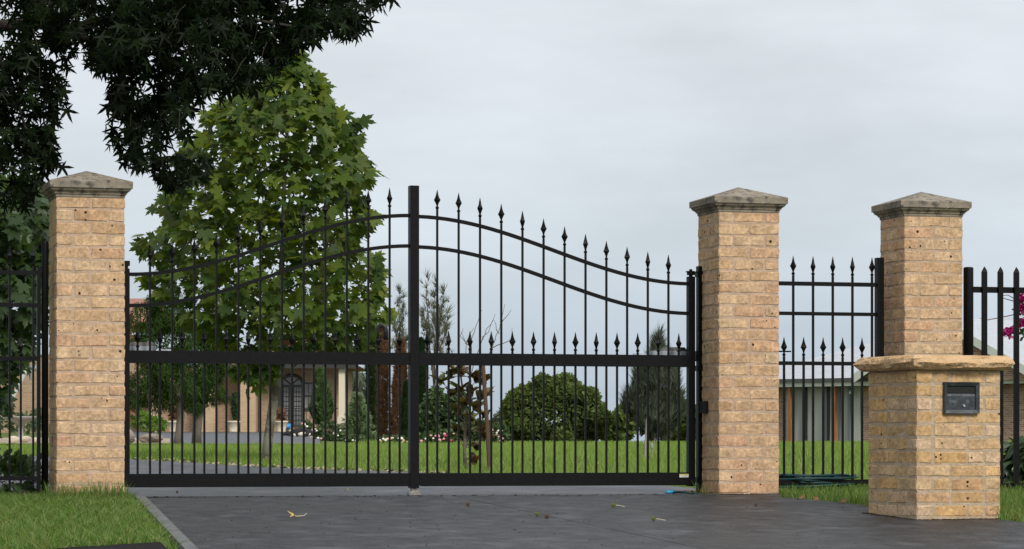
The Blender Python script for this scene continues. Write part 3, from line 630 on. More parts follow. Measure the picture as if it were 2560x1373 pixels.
# spear-topped fence panel on the right of the gate
TF = .26
fpn = thing('spear_fence', (S(1955, TF), TF, 0), 'black spear-topped fence panel between the two right-hand pillars', 'fence', None, True)
sa, sb = S(1940, TF), S(2197, TF)
for py, hz in ((710.5, .030), (785, .026), (909, .028), (1205, .036)):
    z = FZ(2070, py, TF); MB().box((sa, TF-.016, z-hz/2), (sb, TF+.016, z+hz/2)).build('rail', M['black'], fpn)
zr, zt1, zt2 = FZ(2070, 1200, TF), FZ(2070, 641, TF), FZ(2070, 843, TF)
for s in even([1983, 2031, 2083, 2131, 2180], TF): picket(fpn, s, TF, zr, zt1, .0155)
ps = even([1960, 2008, 2058, 2106, 2155], TF)
for s in ps: picket(fpn, s, TF, zr, zt2, .0155)
z = zt2-.110; MB().box((ps[0]-.055, TF-.006, z-.006), (ps[0]+.055, TF+.006, z+.005)).build('latch_bar', M['black'], fpn)
b = MB().box((S(2190, TF), TF-.03, -.05), (S(2197, TF)+.005, TF+.03, FZ(2200, 645, TF)-.0)); b.box((S(2197, TF)+.005, TF-.034, -.05), (S(2206, TF), TF+.034, FZ(2200, 645, TF)+.002)); b.build('end_post', M['black'], fpn)
# small gate / fence on the far left
TL = .16
fp2 = thing('spear_fence', (S(60, TL), TL, 0), 'black spear-topped fence panel left of the left gate pillar', 'fence', None, True)
sa, sb = S(-420, TL), S(97, TL)
for py in (682, 763, 897, 1196):
    z = FZ(60, py, TL); MB().box((sa, TL-.016, z-.014), (sb, TL+.016, z+.014)).build('rail', M['black'], fp2)
MB().box((S(92, TL), TL-.018, .02), (S(101, TL), TL+.018, FZ(96, 668, TL))).build('end_stile', M['black'], fp2)
sp_ = S(83, TL)-S(24, TL)
for i in range(7):
    picket(fp2, S(83, TL)-i*sp_, TL, .08, FZ(60, 612, TL)); 
for i in range(7): picket(fp2, S(52, TL)-i*sp_, TL, .08, FZ(60, 838, TL))
fpo = thing('fence_post', (S(113, TL), TL, 0), 'thick round-topped black post against the left gate pillar', 'post', 'black fence posts', True)
def post(parent, s, t, r, z):
    MB().lathe([(r, -.05), (r, z-.012), (r*.97, z-.005), (r*.75, z), (.001, z+.002)], (s, t, 0), 18).build('shaft', M['black'], parent, True)
post(fpo, S(112.5, TL), TL, .0235, FZ(113, 603, TL))
b = MB()
for py in (672, 840, 1140): z = FZ(100, py, TL); b.box((S(99, TL), TL-.012, z-.02), (S(106, TL), TL+.012, z+.02))
b.build('hinge', M['black'], fpo)
# palisade fence on the far right
TP = .10
pf = thing('palisade_fence', (S(2421, TP), TP, 0), 'black palisade fence with pointed flat pickets at the right edge', 'fence', None, True)
post(pf, S(2421, TP), TP, .038, FZ(2421, 668, TP))
for py in (725, 1215):
    z = FZ(2480, py, TP); MB().box((S(2425, TP), TP-.018, z-.022), (S(3180, TP), TP+.018, z+.022)).build('rail', M['black'], pf)
zt, zbm = FZ(2500, 667, TP), FZ(2537, 1246, TP)
for i in range(16):
    s = S(2457, TP)+i*(S(2497, TP)-S(2457, TP)); w = .019
    b = MB().box((s-w, TP-.022-w, zbm), (s+w, TP-.022+w*.4, zt-.045))
    b.add([(s-w, TP-.022-w, zt-.045), (s+w, TP-.022-w, zt-.045), (s+w, TP-.022+w*.4, zt-.045), (s-w, TP-.022+w*.4, zt-.045), (s-w*.95, TP-.022-w*.5, zt-.028), (s+w*.95, TP-.022-w*.5, zt-.028), (s, TP-.022-w*.3, zt)], [(0, 1, 5, 4), (1, 2, 5), (3, 0, 4), (4, 5, 6), (2, 3, 4, 6, 5)]).build('picket', M['black'], pf)

# ------------------------------------------------------------------ leaves: templates and scattering
def fan(polar, cup=.12, fold=.10):
    pts = [(0, 0, 0)]
    full = polar+[(-a, r) for a, r in polar[::-1] if a not in (0, 180)]
    for a, r in full:
        x, y = r*math.sin(R(a)), r*math.cos(R(a)); pts.append((x, y, fold*abs(x)-cup*(x*x+y*y)))
    n = len(full); return np.array(pts), np.array([(0, 1+(i+1) % n, 1+i) for i in range(n)])
T_PLANE = fan([(0, 1), (9, .74), (15, .76), (27, .44), (36, .70), (43, .68), (52, .95), (61, .66), (68, .66), (80, .44), (96, .58), (108, .68), (122, .42), (150, .34), (180, .10)])
T_STAR = fan([(0, 1), (9, .62), (20, .34), (30, .22), (46, .56), (58, .95), (70, .52), (86, .22), (104, .42), (114, .66), (126, .34), (150, .16), (180, .08)], .25, .22)
T_MAG = fan([(0, 1), (10, .85), (20, .62), (35, .42), (60, .28), (100, .22), (140, .25), (180, .36)], .12, .3)
T_OVAL = fan([(0, 1), (22, .72), (50, .46), (110, .34), (180, .5)], .2, .3)
T_STRIP = (np.array([(-.06, 0, 0), (.06, 0, 0), (.05, .6, .03), (-.05, .6, .03), (0, 1, -.08)]), np.array([(0, 1, 2), (0, 2, 3), (3, 2, 4)]))
def tuft(n, seed, spread=.5, w=.03):
    rr = random.Random(seed); V = []; T = []
    for i in range(n):
        a = rr.uniform(0, 6.28); s = rr.uniform(.1, 1)*spread; l = rr.uniform(.6, 1); dx, dz = math.cos(a)*s, math.sin(a)*s; b = len(V)
        V += [(-w, 0, 0), (w, 0, 0), (dx*l, l, dz*l)]; T.append((b, b+1, b+2))
    return np.array(V), np.array(T)
T_TUFT = tuft(10, 1, .55, .030); T_SPRAY = tuft(7, 2, .75, .13); T_CLUMP = tuft(6, 3, 1.1, .10)
def frames(tip, nor):
    tip = tip/(np.linalg.norm(tip, axis=1, keepdims=True)+1e-9); nor = nor-tip*(nor*tip).sum(1, keepdims=True); nor /= np.linalg.norm(nor, axis=1, keepdims=True)+1e-9
    x = np.cross(tip, nor); return np.stack([x, tip, nor], 2)
def unit(n): v = rng.normal(size=(n, 3)); return v/np.linalg.norm(v, axis=1, keepdims=True)
def foliage(parent, name, tmpl, P, Fr, Sz, m, singles=0, kind='stuff', single_name='leaf'):
    """all leaves of a crown as one mesh; the ones nearest the camera may be objects of their own"""
    V0, T0 = tmpl; n = len(P); idx = np.arange(n)
    if singles:
        px = P[:, 0]/P[:, 1]*F+CX; py = HZ-(P[:, 2]-ZC)/P[:, 1]*F
        ok = (px > 10) & (px < 2550) & (py > 10) & (py < 1360); sc_ = np.where(ok, P[:, 1]-Sz*1.5, 1e6); od = np.argsort(sc_)[:singles]
        od = od[ok[od]]
        me = tri_mesh(single_name, V0, T0); me.materials.append(m); o = org(parent)
        for i in od:
            ob = bpy.data.objects.new(single_name, me); COL.objects.link(ob); ob.parent = parent
            mw = Matrix(((Fr[i]*Sz[i])).tolist()).to_4x4(); mw.translation = Vector((P[i]-o).tolist()); ob.matrix_basis = mw
        idx = np.setdiff1d(idx, od)
    V = np.einsum('nij,kj->nki', Fr[idx]*Sz[idx][:, None, None], V0)+P[idx][:, None, :]-org(parent)
    Tt = (T0[None]+(np.arange(len(idx))*len(V0))[:, None, None]).reshape(-1, 3)
    return tag(link(name, tri_mesh(name, V.reshape(-1, 3), Tt, np.repeat(rng.random(len(idx)), len(V0))), m, parent), kind=kind)
def ell(n, c, r, shell=.45):
    d = unit(n); q = (shell+(1-shell)*rng.random(n))**.6; q = np.where(rng.random(n) < .3, rng.random(n)**.33, q)
    return np.array(c)+d*q[:, None]*np.array(r), d
def blobs_px(blobs, n):                                   # (px, py, d, rx_px, ry_px, depth radius in m)
    wt = np.array([b[3]*b[4] for b in blobs], float)**.9; wt /= wt.sum(); P = []; D = []
    for b, w in zip(blobs, wt):
        k = max(8, int(n*w)); d = b[2]; p, q = ell(k, W(b[0], b[1], d), (b[3]*d/F, b[5], b[4]*d/F)); P.append(p); D.append(q)
    return np.concatenate(P), np.concatenate(D)
def branch(b, p0, p1, r0, r1, seed=0, sag=0., n=5, wob=.06):
    rr = random.Random(seed); p0, p1 = np.array(p0, float), np.array(p1, float); l = np.linalg.norm(p1-p0); pts = []
    for i in range(n+1):
        k = i/n; p = p0+(p1-p0)*k; p[2] += sag*math.sin(math.pi*k)*l
        if 0 < i < n: p = p+np.array([rr.uniform(-wob, wob) for _ in range(3)])*l*.6
        pts.append(p)
    b.tube(pts, [r0+(r1-r0)*i/n for i in range(n+1)], 7); return pts

# ------------------------------------------------------------------ sweetgum whose branches hang in from the upper left
sg0 = W(-330, 1235, 21.0); sg0[2] = terr(sg0[0], sg0[1])-.05
sg = thing('sweetgum_tree', sg0, 'dark sweetgum branches with star-shaped leaves hanging in from the top left', 'tree')
top = sg0+np.array([.25, .2, 5.2])
b = MB(); branch(b, sg0, top, .19, .09, 3, 0, 7, .015); b.build('trunk', M['bark'], sg, True)
polys = [
 [(-420, -260), (190, -120), (178, 30), (188, 90), (176, 150), (158, 240), (140, 330), (152, 400), (150, 445), (108, 460), (60, 520), (0, 500), (-420, 560)],
 [(150, -120), (1000, -140), (985, 6), (925, 22), (905, 70), (850, 100), (790, 112), (720, 130), (690, 180), (640, 222), (590, 240), (520, 225), (490, 275), (465, 330), (420, 372), (440, 392), (520, 384), (548, 420), (530, 455), (470, 482), (420, 470), (380, 440), (330, 410), (290, 372), (268, 330), (296, 300), (280, 268), (278, 220), (252, 190), (214, 140), (204, 90), (150, 60)]]
DS = 20.9; P = []
for pl, n in zip(polys, (500, 490)):
    a = np.array(pl, float); lo, hi = a.min(0), a.max(0); k = 0
    while k < n:
        q = lo+(hi-lo)*rng.random(2)
        if inside(q, a):
            c0 = W(q[0], q[1], DS+rng.normal()*.45+.25*math.sin(q[0]*.012)); k += 1
            m1 = rng.integers(5, 15); dr = np.array([rng.normal()*.5, rng.normal()*.4, -.55-.3*rng.random()])*.22     # a drooping twig with its leaves
            for u in range(m1): P.append(c0-dr*.5+dr*rng.random()+rng.normal(size=3)*.045)
P = np.array(P); pp = np.stack([P[:, 0]/P[:, 1]*F+CX, HZ-(P[:, 2]-ZC)/P[:, 1]*F], 1); pa_ = [np.array(q, float) for q in polys]
keep = np.array([inside(q, pa_[0]) or inside(q, pa_[1]) or (rng.random() < .25 and any(inside(q+np.array(o_), pa_[k_]) for o_ in ((22, 0), (-22, 0), (0, -22)) for k_ in (0, 1))) for q in pp]); P = P[keep]; NP_ = len(P)
Q, _ = ell(3600, W(-300, -560, DS), (2.6, 1.7, 1.3), .2); Q = Q[(HZ-(Q[:, 2]-ZC)/Q[:, 1]*F) < -60]   # unseen rest of the crown above and left, extended to give shade
Q2, _ = ell(2200, W(-620, 100, DS), (1.4, 1.6, 1.7), .2); Q2 = Q2[(Q2[:, 0]/Q2[:, 1]*F+CX) < -120]
P = np.concatenate([P, Q, Q2]); n = len(P)
tip = np.array([0, 0, -1.])+unit(n)*.62; nor = unit(n)*np.array([1, 1, .5])+np.array([0, -.55, .1])
Sz = .056+.050*rng.random(n)
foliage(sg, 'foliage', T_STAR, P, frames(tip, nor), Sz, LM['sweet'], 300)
limbs = [((-60, 40), (60, 60), .05), ((60, 60), (225, 98), .022), ((225, 98), (420, 190), .016), ((420, 190), (400, 300), .009), ((400, 300), (440, 385), .006), ((440, 385), (520, 425), .0045), ((150, 70), (480, 20), .02), ((480, 20), (760, 70), .012), ((760, 70), (880, 60), .006), ((-60, 40), (40, 250), .02), ((40, 250), (90, 400), .009), ((480, 20), (600, 170), .009)]
for i, (a_, c_, r) in enumerate(limbs):
    b = MB(); p0 = W(*a_, 20.9) if i else sg0+np.array([.15, .12, 3.4]); branch(b, p0, W(*c_, 20.85), r*1.1, r*.75, i, .02, 5, .04); b.build('branch', M['bark'], sg, True)
b = MB()
for i in range(220):
    q = P[rng.integers(0, NP_)]; branch(b, q+np.array([rng.normal()*.05, 0, .16]), q, .003, .0015, i, .02, 3, .08)
tag(b.build('twigs', M['bark'], sg), kind='stuff')

# ------------------------------------------------------------------ plane trees
def plane_tree(base, label, trunk_pts, trunk_r, P, D, size, m, singles, brs):
    t = thing('plane_tree', base, label, 'tree', 'plane trees'); b = MB(); b.tube(trunk_pts, trunk_r, 12); tr = b.build('trunk', M['bark_p'], t, True)
    n = len(P); out = D*np.array([1, 1, .35]); tip = out*.7+np.array([0, 0, -.45])+unit(n)*.55; nor = out*.35+np.array([0, -.45, .65])+unit(n)*.7
    foliage(t, 'foliage', T_PLANE, P, frames(tip, nor), size*(.45+.75*rng.random(n)), m, singles)
    for i, (a_, c_, r) in enumerate(brs): b = MB(); branch(b, a_, c_, r, r*.45, i, .05, 4, .05); b.build('branch', M['bark_g'], t, True)
    return t
DT = 33.0; pb = G(664, 1148, y0=28); DT = pb[1]
axis_px = [(665, 1150), (670, 1100), (680, 1030), (690, 965), (697, 880), (702, 760), (706, 600), (712, 420), (722, 280), (732, 170)]
tp = [W(a, c, DT) for a, c in axis_px]; tp[0][2] = pb[2]-.05
prof_y = [128, 160, 200, 250, 300, 350, 400, 450, 500, 560, 620, 680, 740, 800, 850, 890]
prof_l = [722, 690, 650, 560, 500, 470, 445, 420, 400, 385, 360, 360, 395, 430, 520, 600]
prof_r = [748, 770, 800, 838, 892, 912, 932, 938, 936, 930, 930, 955, 968, 962, 940, 880]
P = []; D = []
px_w = np.array(prof_r)-np.array(prof_l); cdf = np.cumsum(px_w)/px_w.sum()
for i in range(3700):
    y = np.interp(rng.random(), np.concatenate([[0], cdf]), [prof_y[0]-4]+prof_y); l, r = np.interp(y, prof_y, prof_l), np.interp(y, prof_y, prof_r)
    c_, hw_ = (l+r)/2, (r-l)/2; a_ = rng.random()*6.283; q = rng.random()**.42
    if rng.random() < .25: q = .9+.1*rng.random()
    ir = 1+.10*math.sin(y*.055+2*math.cos(a_)+1)+.05*math.sin(y*.13+a_*3)
    x = c_+hw_*q*ir*math.cos(a_)*.97; dep = hw_*DT/F*.95*q*math.sin(a_)
    w_ = W(x, y, DT); w_[1] += dep; w_[0] *= 1; P.append(w_); D.append((math.cos(a_), math.sin(a_), .3))
for cpx, cpy, rx, ry, n in ((630, 940, 62, 48, 46), (660, 905, 60, 30, 40), (372, 600, 20, 20, 7), (385, 640, 26, 30, 12), (352, 690, 20, 12, 6), (935, 720, 24, 40, 14)):
    p_, d_2 = ell(n, W(cpx, cpy, DT-.3), (rx*DT/F, .35, ry*DT/F), .3); P += list(p_); D += list(d_2)
P = np.array(P); D = np.array(D)
brs = []
for i in range(26):
    y = 210+i*26; k = np.interp(y, [a[1] for a in axis_px][::-1], [a[0] for a in axis_px][::-1]); l, r = np.interp(y, prof_y, prof_l), np.interp(y, prof_y, prof_r)
    sgn = 1 if i % 2 else -1; e = (k+(r-k)*.75) if sgn > 0 else (k-(k-l)*.75); a_ = W(k, y+90, DT); c_ = W(e, y-10, DT+rng.normal()*.5); brs.append((a_, c_, .012))
plane_tree(pb, 'young plane tree with large bright green leaves on the lawn behind the left gate leaf', tp, [.062, .056, .054, .060, .045, .038, .030, .02, .012, .005], P, D, .142, LM['plane'], 300, brs)
# the second one, half hidden by the left pillar
D2 = 25.5; b2 = W(-150, 1170, D2); b2[2] = terr(b2[0], b2[1])-.03
tp2 = [b2, b2+np.array([.05, 0, 1.2]), b2+np.array([.12, 0, 3.2])]
bl = [(60, 560, D2, 75, 110, .7), (20, 720, D2, 115, 120, .8), (-60, 600, D2, 110, 200, .9), (0, 880, D2, 85, 80, .7), (-40, 1000, D2-.3, 60, 90, .6), (60, 480, D2+.4, 60, 50, .5), (95, 680, D2+.2, 40, 90, .5)]
P, D = blobs_px(bl, 1900)
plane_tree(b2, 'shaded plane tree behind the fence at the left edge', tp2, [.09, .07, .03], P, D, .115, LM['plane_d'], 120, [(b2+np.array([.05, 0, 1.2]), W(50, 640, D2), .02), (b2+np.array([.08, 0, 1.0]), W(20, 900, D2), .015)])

# ------------------------------------------------------------------ other trees and shrubs
def lumps(blobs, k, sc=.34, seed=1):                       # clumps sitting on the outside of the big masses
    rr = random.Random(seed); out = []
    for (x, y, d, rx, ry, dr) in blobs:
        out.append((x, y, d, rx*.86, ry*.86, dr*.86)); n = max(2, int(k*rx*ry/3000))
        for i in range(n):
            a, q = rr.uniform(0, 6.283), rr.uniform(.55, .98); f = rr.uniform(-1, .4); s_ = rr.uniform(.6, 1.25)*sc
            out.append((x+rx*q*math.cos(a), y+ry*q*math.sin(a), d+dr*f*.8, rx*s_*.8+4, ry*s_*.8+4, dr*s_+.1))
    return out
def tree(name, label, cat, base, blobs, n, tmpl, size, m, trunk=None, group=None, upb=.3, tips=None, part='crown'):
    t = thing(name, base, label, cat, group); P, D = blobs_px(blobs, n); k = len(P)
    tip = (D*.8+unit(k)*.7+np.array([0, 0, .1])) if tips is None else np.array(tips)+unit(k)*.45
    nor = D*.6+unit(k)*.6+np.array([0, 0, upb])
    foliage(t, part, tmpl, P, frames(tip, nor), size*(.65+.7*rng.random(k)), m)
    if trunk:
        for pts, r in trunk: b = MB(); b.tube(pts, r, 8); b.build('trunk', M['bark_g'], t, True)
    return t
def gp(px, d, dz=-.05): x = (px-CX)*d/F; return np.array([x, d, terr(x, d)+dz])
# two weeping small trees by the forecourt
d = 63
tree('weeping_tree', 'dark weeping tree with narrow leaves, left of the pair beside the forecourt', 'tree', gp(446, d), lumps([(400, 860, d, 72, 95, .9), (372, 960, d, 62, 70, .8), (430, 960, d, 66, 66, .8), (360, 800, d, 45, 60, .6), (420, 780, d, 60, 60, .6)], 6), 12000, T_STRIP, .15, LM['weep'], [([gp(446, d), W(447, 1090, d), W(452, 1040, d), W(440, 960, d)], [.13, .09, .085, .05])], 'pair of weeping trees', tips=(0, -.1, -.45))
tree('weeping_tree', 'dark weeping tree with narrow leaves, right of the pair beside the forecourt', 'tree', gp(491, d+1.5), lumps([(490, 900, d+1.5, 66, 95, .9), (520, 970, d+1.5, 45, 52, .7), (470, 985, d+1.5, 55, 50, .7), (540, 900, d+1.5, 35, 70, .6)], 6, seed=4), 10000, T_STRIP, .15, LM['weep'], [([gp(491, d+1.5), W(492, 1080, d+1.5), W(498, 1020, d+1.5), W(492, 950, d+1.5)], [.12, .105, .10, .06])], 'pair of weeping trees', tips=(0, -.1, -.45))
d = 72
tree('leafy_shrub', 'bright green leafy shrub beside the boulders', 'shrub', gp(372, d), [(350, 1050, d, 30, 22, .4), (385, 1062, d, 32, 20, .4), (330, 1030, d, 22, 25, .4)], 700, T_OVAL, .085, LM['bright'], [([gp(372, d), W(375, 1080, d), W(365, 1050, d)], [.03, .02, .01])])
tree('rust_shrub', 'rust brown shrub between the left pillar and the weeping trees', 'shrub', gp(320, 70), [(318, 830, 70, 18, 50, .4), (322, 990, 70, 16, 60, .4)], 260, T_OVAL, .12, LM['dead'], [([gp(320, 70), W(320, 820, 70)], [.03, .015])])
# conifers by the house
d = 98
tree('conifer_shrub', 'pointed green conifer in front of the house window', 'conifer', gp(803, d), [(803, 1020, d, 30, 48, .5), (802, 975, d, 20, 40, .4), (800, 945, d, 10, 22, .2)], 2000, T_SPRAY, .17, LM['conifer'], [([gp(803, d), W(803, 960, d)], [.05, .02])], tips=(0, 0, 1))
# light spruce in tiers
d = 88; t = thing('spruce_tree', gp(893, d), 'small pale green spruce with drooping tiers of branches', 'conifer'); P = []; D = []
MB().tube([gp(893, d), W(893, 975, d)], [.05, .01], 8).build('trunk', M['bark_g'], t, True)
for i in range(13):
    y = 985+i*10; rad = (8+i*4.6)*d/F
    for j in range(8+i):
        a_ = rng.random()*6.283
        for k in range(9):
            q = (k+rng.random())/9; c0 = W(893, y, d); P.append(c0+np.array([rad*q*math.cos(a_), rad*q*math.sin(a_), -.10*q+rng.normal()*.025])); D.append((math.cos(a_), math.sin(a_), -.1))
P, D = np.array(P), np.array(D); foliage(t, 'crown', T_SPRAY, P, frames(D+unit(len(P))*.4, unit(len(P))+np.array([0, -.8, .6])), .12+.06*rng.random(len(P)), LM['spruce'])
def column(name, label, px, y0, y1, wpx, d, n, m, group=None, taper=1.3, size=.12):
    t = thing(name, gp(px, d), label, 'conifer', group); P = []; D = []; zb_, zt_ = gp(px, d)[2], W(px, y0, d)[2]
    for i in range(n):
        k = rng.random(); r = wpx*d/F*(min(1, (1-k)*taper*1.6)**.6)*(.75+.25*rng.random())*(1+.12*math.sin(k*23+px)); a_ = rng.random()*6.283
        P.append(((px-CX)*d/F+r*math.cos(a_), d+r*math.sin(a_), zb_+(zt_-zb_)*k)); D.append((math.cos(a_)*.5, math.sin(a_)*.5, .9))
    P, D = np.array(P), np.array(D)
    foliage(t, 'crown', T_SPRAY, P, frames(D+unit(n)*.3, D*np.array([1, 1, -.3])+unit(n)*.3), size*(.7+.6*rng.random(n)), m)
    MB().tube([gp(px, d), (P[0][0], d, 0) if 0 else W(px, y0+10, d)], [.06, .01], 8).build('trunk', M['bark_g'], t, True)
    return t
column('pencil_pine', 'dark green pencil pine, leftmost, beside the two dead cypresses', 931, 770, 1100, 15, 101, 2600, LM['pine'], 'pencil pines', size=.16)
column('dead_cypress', 'slim brown dead cypress with a bent black pipe hooked over its top', 957, 798, 1105, 13, 99, 2000, LM['dead'], 'dead cypresses', 2.2, .15)
column('dead_cypress', 'brown dead cypress widening towards the ground, beside the meeting post', 1001, 850, 1105, 28, 98, 2600, LM['dead'], 'dead cypresses', .62, .17)
column('pencil_pine', 'dark green pencil pine seen just left of the meeting post', 1017, 955, 1105, 15, 96, 1200, LM['pine'], 'pencil pines', 1.0, .14)
column('pencil_pine', 'tall dark green pencil pine just right of the meeting post', 1054, 850, 1105, 14, 97, 2400, LM['pine'], 'pencil pines', 1.4, .15)
bp_ = thing('bent_pipe', W(953, 850, 98.2), 'thick black bent pipe hooked over the top of a dead cypress', 'pipe')
pts = [W(945, 862, 98.2)]+[W(954-10.5*math.cos(a_), 826-13*math.sin(a_), 98.2) for a_ in np.linspace(0, math.pi, 9)]+[W(964.5, 850, 98.2)]
MB().tube(pts, 6.2*98.2/F, 12).build('pipe', M['blackp'], bp_, True)
# wispy casuarinas behind, gum tree behind the spruce
def wispy(px, label, tops, d, n, m=LM['casu_l'], size=.42):
    t = thing('casuarina_tree', gp(px, d), label, 'tree', 'wispy casuarinas'); b = MB(); c0 = gp(px, d); P = []; D = []
    branch(b, c0, W(px, 905, d), .10, .05, 1, 0, 4, .02); b.build('trunk', M['twig'], t, True)
    for i, (x, y, rx) in enumerate(tops):
        b = MB(); pts = branch(b, W(px, 960-(i % 3)*25, d), W(x, y, d+rng.normal()), .045, .008, i+7, .04, 8, .03); b.build('branch', M['twig'], t, True)
        for k in range(n):
            q = .30+.70*rng.random(); f = q*(len(pts)-1); j = min(int(f), len(pts)-2); c = pts[j]+(pts[j+1]-pts[j])*(f-j)
            P.append(c+np.array([rng.normal()*rx*d/F*.5*(1.25-q), rng.normal()*.3, rng.normal()*.25])); D.append((rng.normal()*.5, rng.normal()*.5, .8))
    P, D = np.array(P), np.array(D); foliage(t, 'crown', T_TUFT, P, frames(D, unit(len(P))), size*(.6+.8*rng.random(len(P))), m)
wispy(1085, 'tall wispy casuarina just right of the meeting post', [(1063, 700, 26), (1090, 705, 30), (1110, 740, 26), (1120, 790, 24), (1060, 790, 30), (1095, 790, 30)], 121, 62)
wispy(1003, 'wispy casuarina behind the dead cypresses, left of the meeting post', [(998, 725, 20), (985, 790, 22), (1008, 770, 22), (1012, 840, 20)], 123, 52)
d = 142
tree('gum_tree', 'grey green gum tree behind the spruce and the house post', 'tree', gp(893, d), [(895, 945, d, 24, 22, 1.2), (880, 985, d, 24, 25, 1.2), (905, 1000, d, 28, 30, 1.2), (890, 1045, d, 40, 40, 1.5)], 1500, T_STRIP, .55, LM['gum'], [([gp(893, d), W(893, 960, d)], [.2, .06])], tips=(0, 0, -1))
# trees beyond the lawn, seen through the right leaf
d = 128
tree('round_tree', 'broad dome-shaped tree beyond the lawn behind the right gate leaf', 'tree', gp(1398, d), lumps(k=9, blobs=[(1390, 1040, d, 115, 78, 2.0), (1370, 985, d, 75, 48, 1.5), (1300, 1040, d, 45, 58, 1.2), (1460, 1020, d, 50, 55, 1.2), (1400, 970, d, 50, 36, 1.0), (1490, 1060, d, 38, 45, 1.0), (1290, 1075, d, 38, 35, 1.0)]), 26000, T_OVAL, .135, LM['round'], [([gp(1400, d), W(1396, 1085, d), W(1372, 1082, d), W(1350, 1060, d)], [.12, .10, .08, .05]), ([gp(1404, d), W(1410, 1040, d)], [.12, .06])])
def bush(px, d, blobs, lab, n, m, tm=T_OVAL, size=.2, nm='boundary_tree'):
    tree(nm, lab, 'tree', gp(px, d), lumps([(a, c_, d, e, f, 1.2) for a, c_, e, f in blobs], 14, .4, int(px)), int(n*1.9), tm, size, m, [([gp(px, d), W(px, blobs[0][1], d)], [.1, .05])], 'trees beyond the lawn')
bush(1245, 134, [(1243, 1075, 24, 34), (1255, 1050, 16, 22)], 'low grey green tree against the left side of the dome-shaped tree', 700, LM['gum'])
bush(1545, 133, [(1540, 1075, 34, 34), (1548, 1040, 14, 22), (1570, 1060, 22, 45)], 'small dark tree between the dome-shaped tree and the casuarina', 1300, LM['round'])
bush(1700, 133, [(1692, 1060, 30, 50), (1700, 1020, 18, 24), (1715, 1075, 25, 40)], 'small green tree right of the dark casuarina', 1400, LM['round'])
bush(1748, 131, [(1748, 1060, 22, 50), (1760, 1030, 18, 30)], 'green tree seen in the gap beside the hinge post', 700, LM['round'])
d = 124
tree('casuarina_tree', 'dark feathery casuarina beyond the lawn behind the right gate leaf', 'tree', gp(1632, d), [(1640, 1050, d, 62, 60, 1.4), (1640, 985, d, 50, 50, 1.2), (1642, 930, d, 32, 46, 1.0), (1642, 880, d, 14, 34, .5), (1645, 850, d, 6, 18, .3), (1590, 990, d, 22, 30, .8), (1600, 950, d, 16, 30, .7), (1575, 1020, d, 22, 26, .7), (1685, 960, d, 14, 40, .6), (1692, 1020, d, 16, 40, .7), (1655, 900, d, 14, 30, .5)], 2000, T_TUFT, .62, LM['casu'], [([gp(1632, d), W(1640, 870, d)], [.16, .03])], tips=(0, 0, 1))
# hedge of shrubs and roses at the back of the lawn
def rose(px, py, d, rx, ry, nf, cols, label, n=420, lm=LM['rose']):
    t = thing('rose_bush', gp(px, d), label, 'rose bush', 'rose bushes'); P, D = blobs_px([(px, py, d, rx, ry, .45)], n)
    foliage(t, 'foliage', T_OVAL, P, frames(D+unit(len(P))*.6, D+unit(len(P))*.6), .10*(.6+.7*rng.random(len(P))), lm)
    for i in range(nf):
        q, _ = ell(1, W(px, py, d-.3), (rx*d/F, .2, ry*d/F), .7); q = q[0]; q[1] = d-.35-.2*rng.random(); q[2] = max(q[2], terr(q[0], q[1])+.03)
        r = (3.0+1.6*rng.random())*d/F; MB().blob(q, (r, r, r*.85), i, .3, 1).build('flower', M[random.choice(cols)], t, True)
rose(822, 1085, 82, 38, 30, 9, ['petal_w', 'petal_w', 'petal_p'], 'rose bush with large white blooms under the pointed conifer')
rose(766, 1068, 95, 12, 16, 4, ['petal_w', 'petal_p'], 'narrow rose bush with white and pink blooms beside the porch step', 200)
rose(887, 1104, 80, 25, 9, 3, ['petal_w'], 'low white rose bush at the foot of the spruce', 150)
rose(985, 1102, 78, 42, 10, 17, ['petal_w', 'petal_w', 'petal_w', 'petal_o'], 'low row of white roses in front of the dead cypresses', 320)
rose(1075, 1098, 78, 32, 14, 9, ['petal_w', 'petal_p'], 'low pink and white rose bush just right of the meeting post', 300)
rose(1116, 1092, 78, 24, 16, 10, ['petal_m', 'petal_m', 'petal_p'], 'rose bush with crimson blooms behind the magnolia', 260)
rose(1246, 1085, 80, 26, 24, 8, ['petal_p', 'petal_p', 'petal_w'], 'rose bush with pink blooms right of the brown stake', 380)
d = 90
tree('garden_shrub', 'dense dark green shrubs behind the magnolia and the crimson roses', 'shrub', gp(1130, d), lumps([(1090, 1030, d, 38, 72, .8), (1135, 1040, d, 40, 58, .8), (1195, 1078, d, 46, 30, .7)], 10), 3200, T_OVAL, .13, LM['rose'])

# ------------------------------------------------------------------ magnolia with its stake, second stake with rag and bag
mb_ = G(1163, 1167, y0=27); dm = mb_[1]
mg = thing('magnolia_sapling', mb_, 'young magnolia with leathery brown leaves and bare upper twigs on the lawn', 'tree')
b = MB(); tk = [mb_-np.array([0, 0, .03]), W(1161, 1120, dm), W(1164, 1060, dm), W(1160, 1000, dm), W(1152, 940, dm)]; b.tube(tk, [.022, .017, .015, .012, .009], 8); b.build('trunk', M['bark_g'], mg, True)
cl_ = [(1103, 955), (1125, 940), (1140, 930), (1155, 935), (1178, 940), (1192, 950), (1208, 955), (1150, 975), (1175, 985), (1200, 995), (1130, 985), (1218, 985), (1160, 1010), (1190, 1020), (1212, 1040), (1145, 1030), (1178, 1050), (1205, 1075), (1172, 1085), (1192, 1120), (1185, 1155), (1140, 1075), (1215, 1095)]
P = []; Fd = []; Nn = []
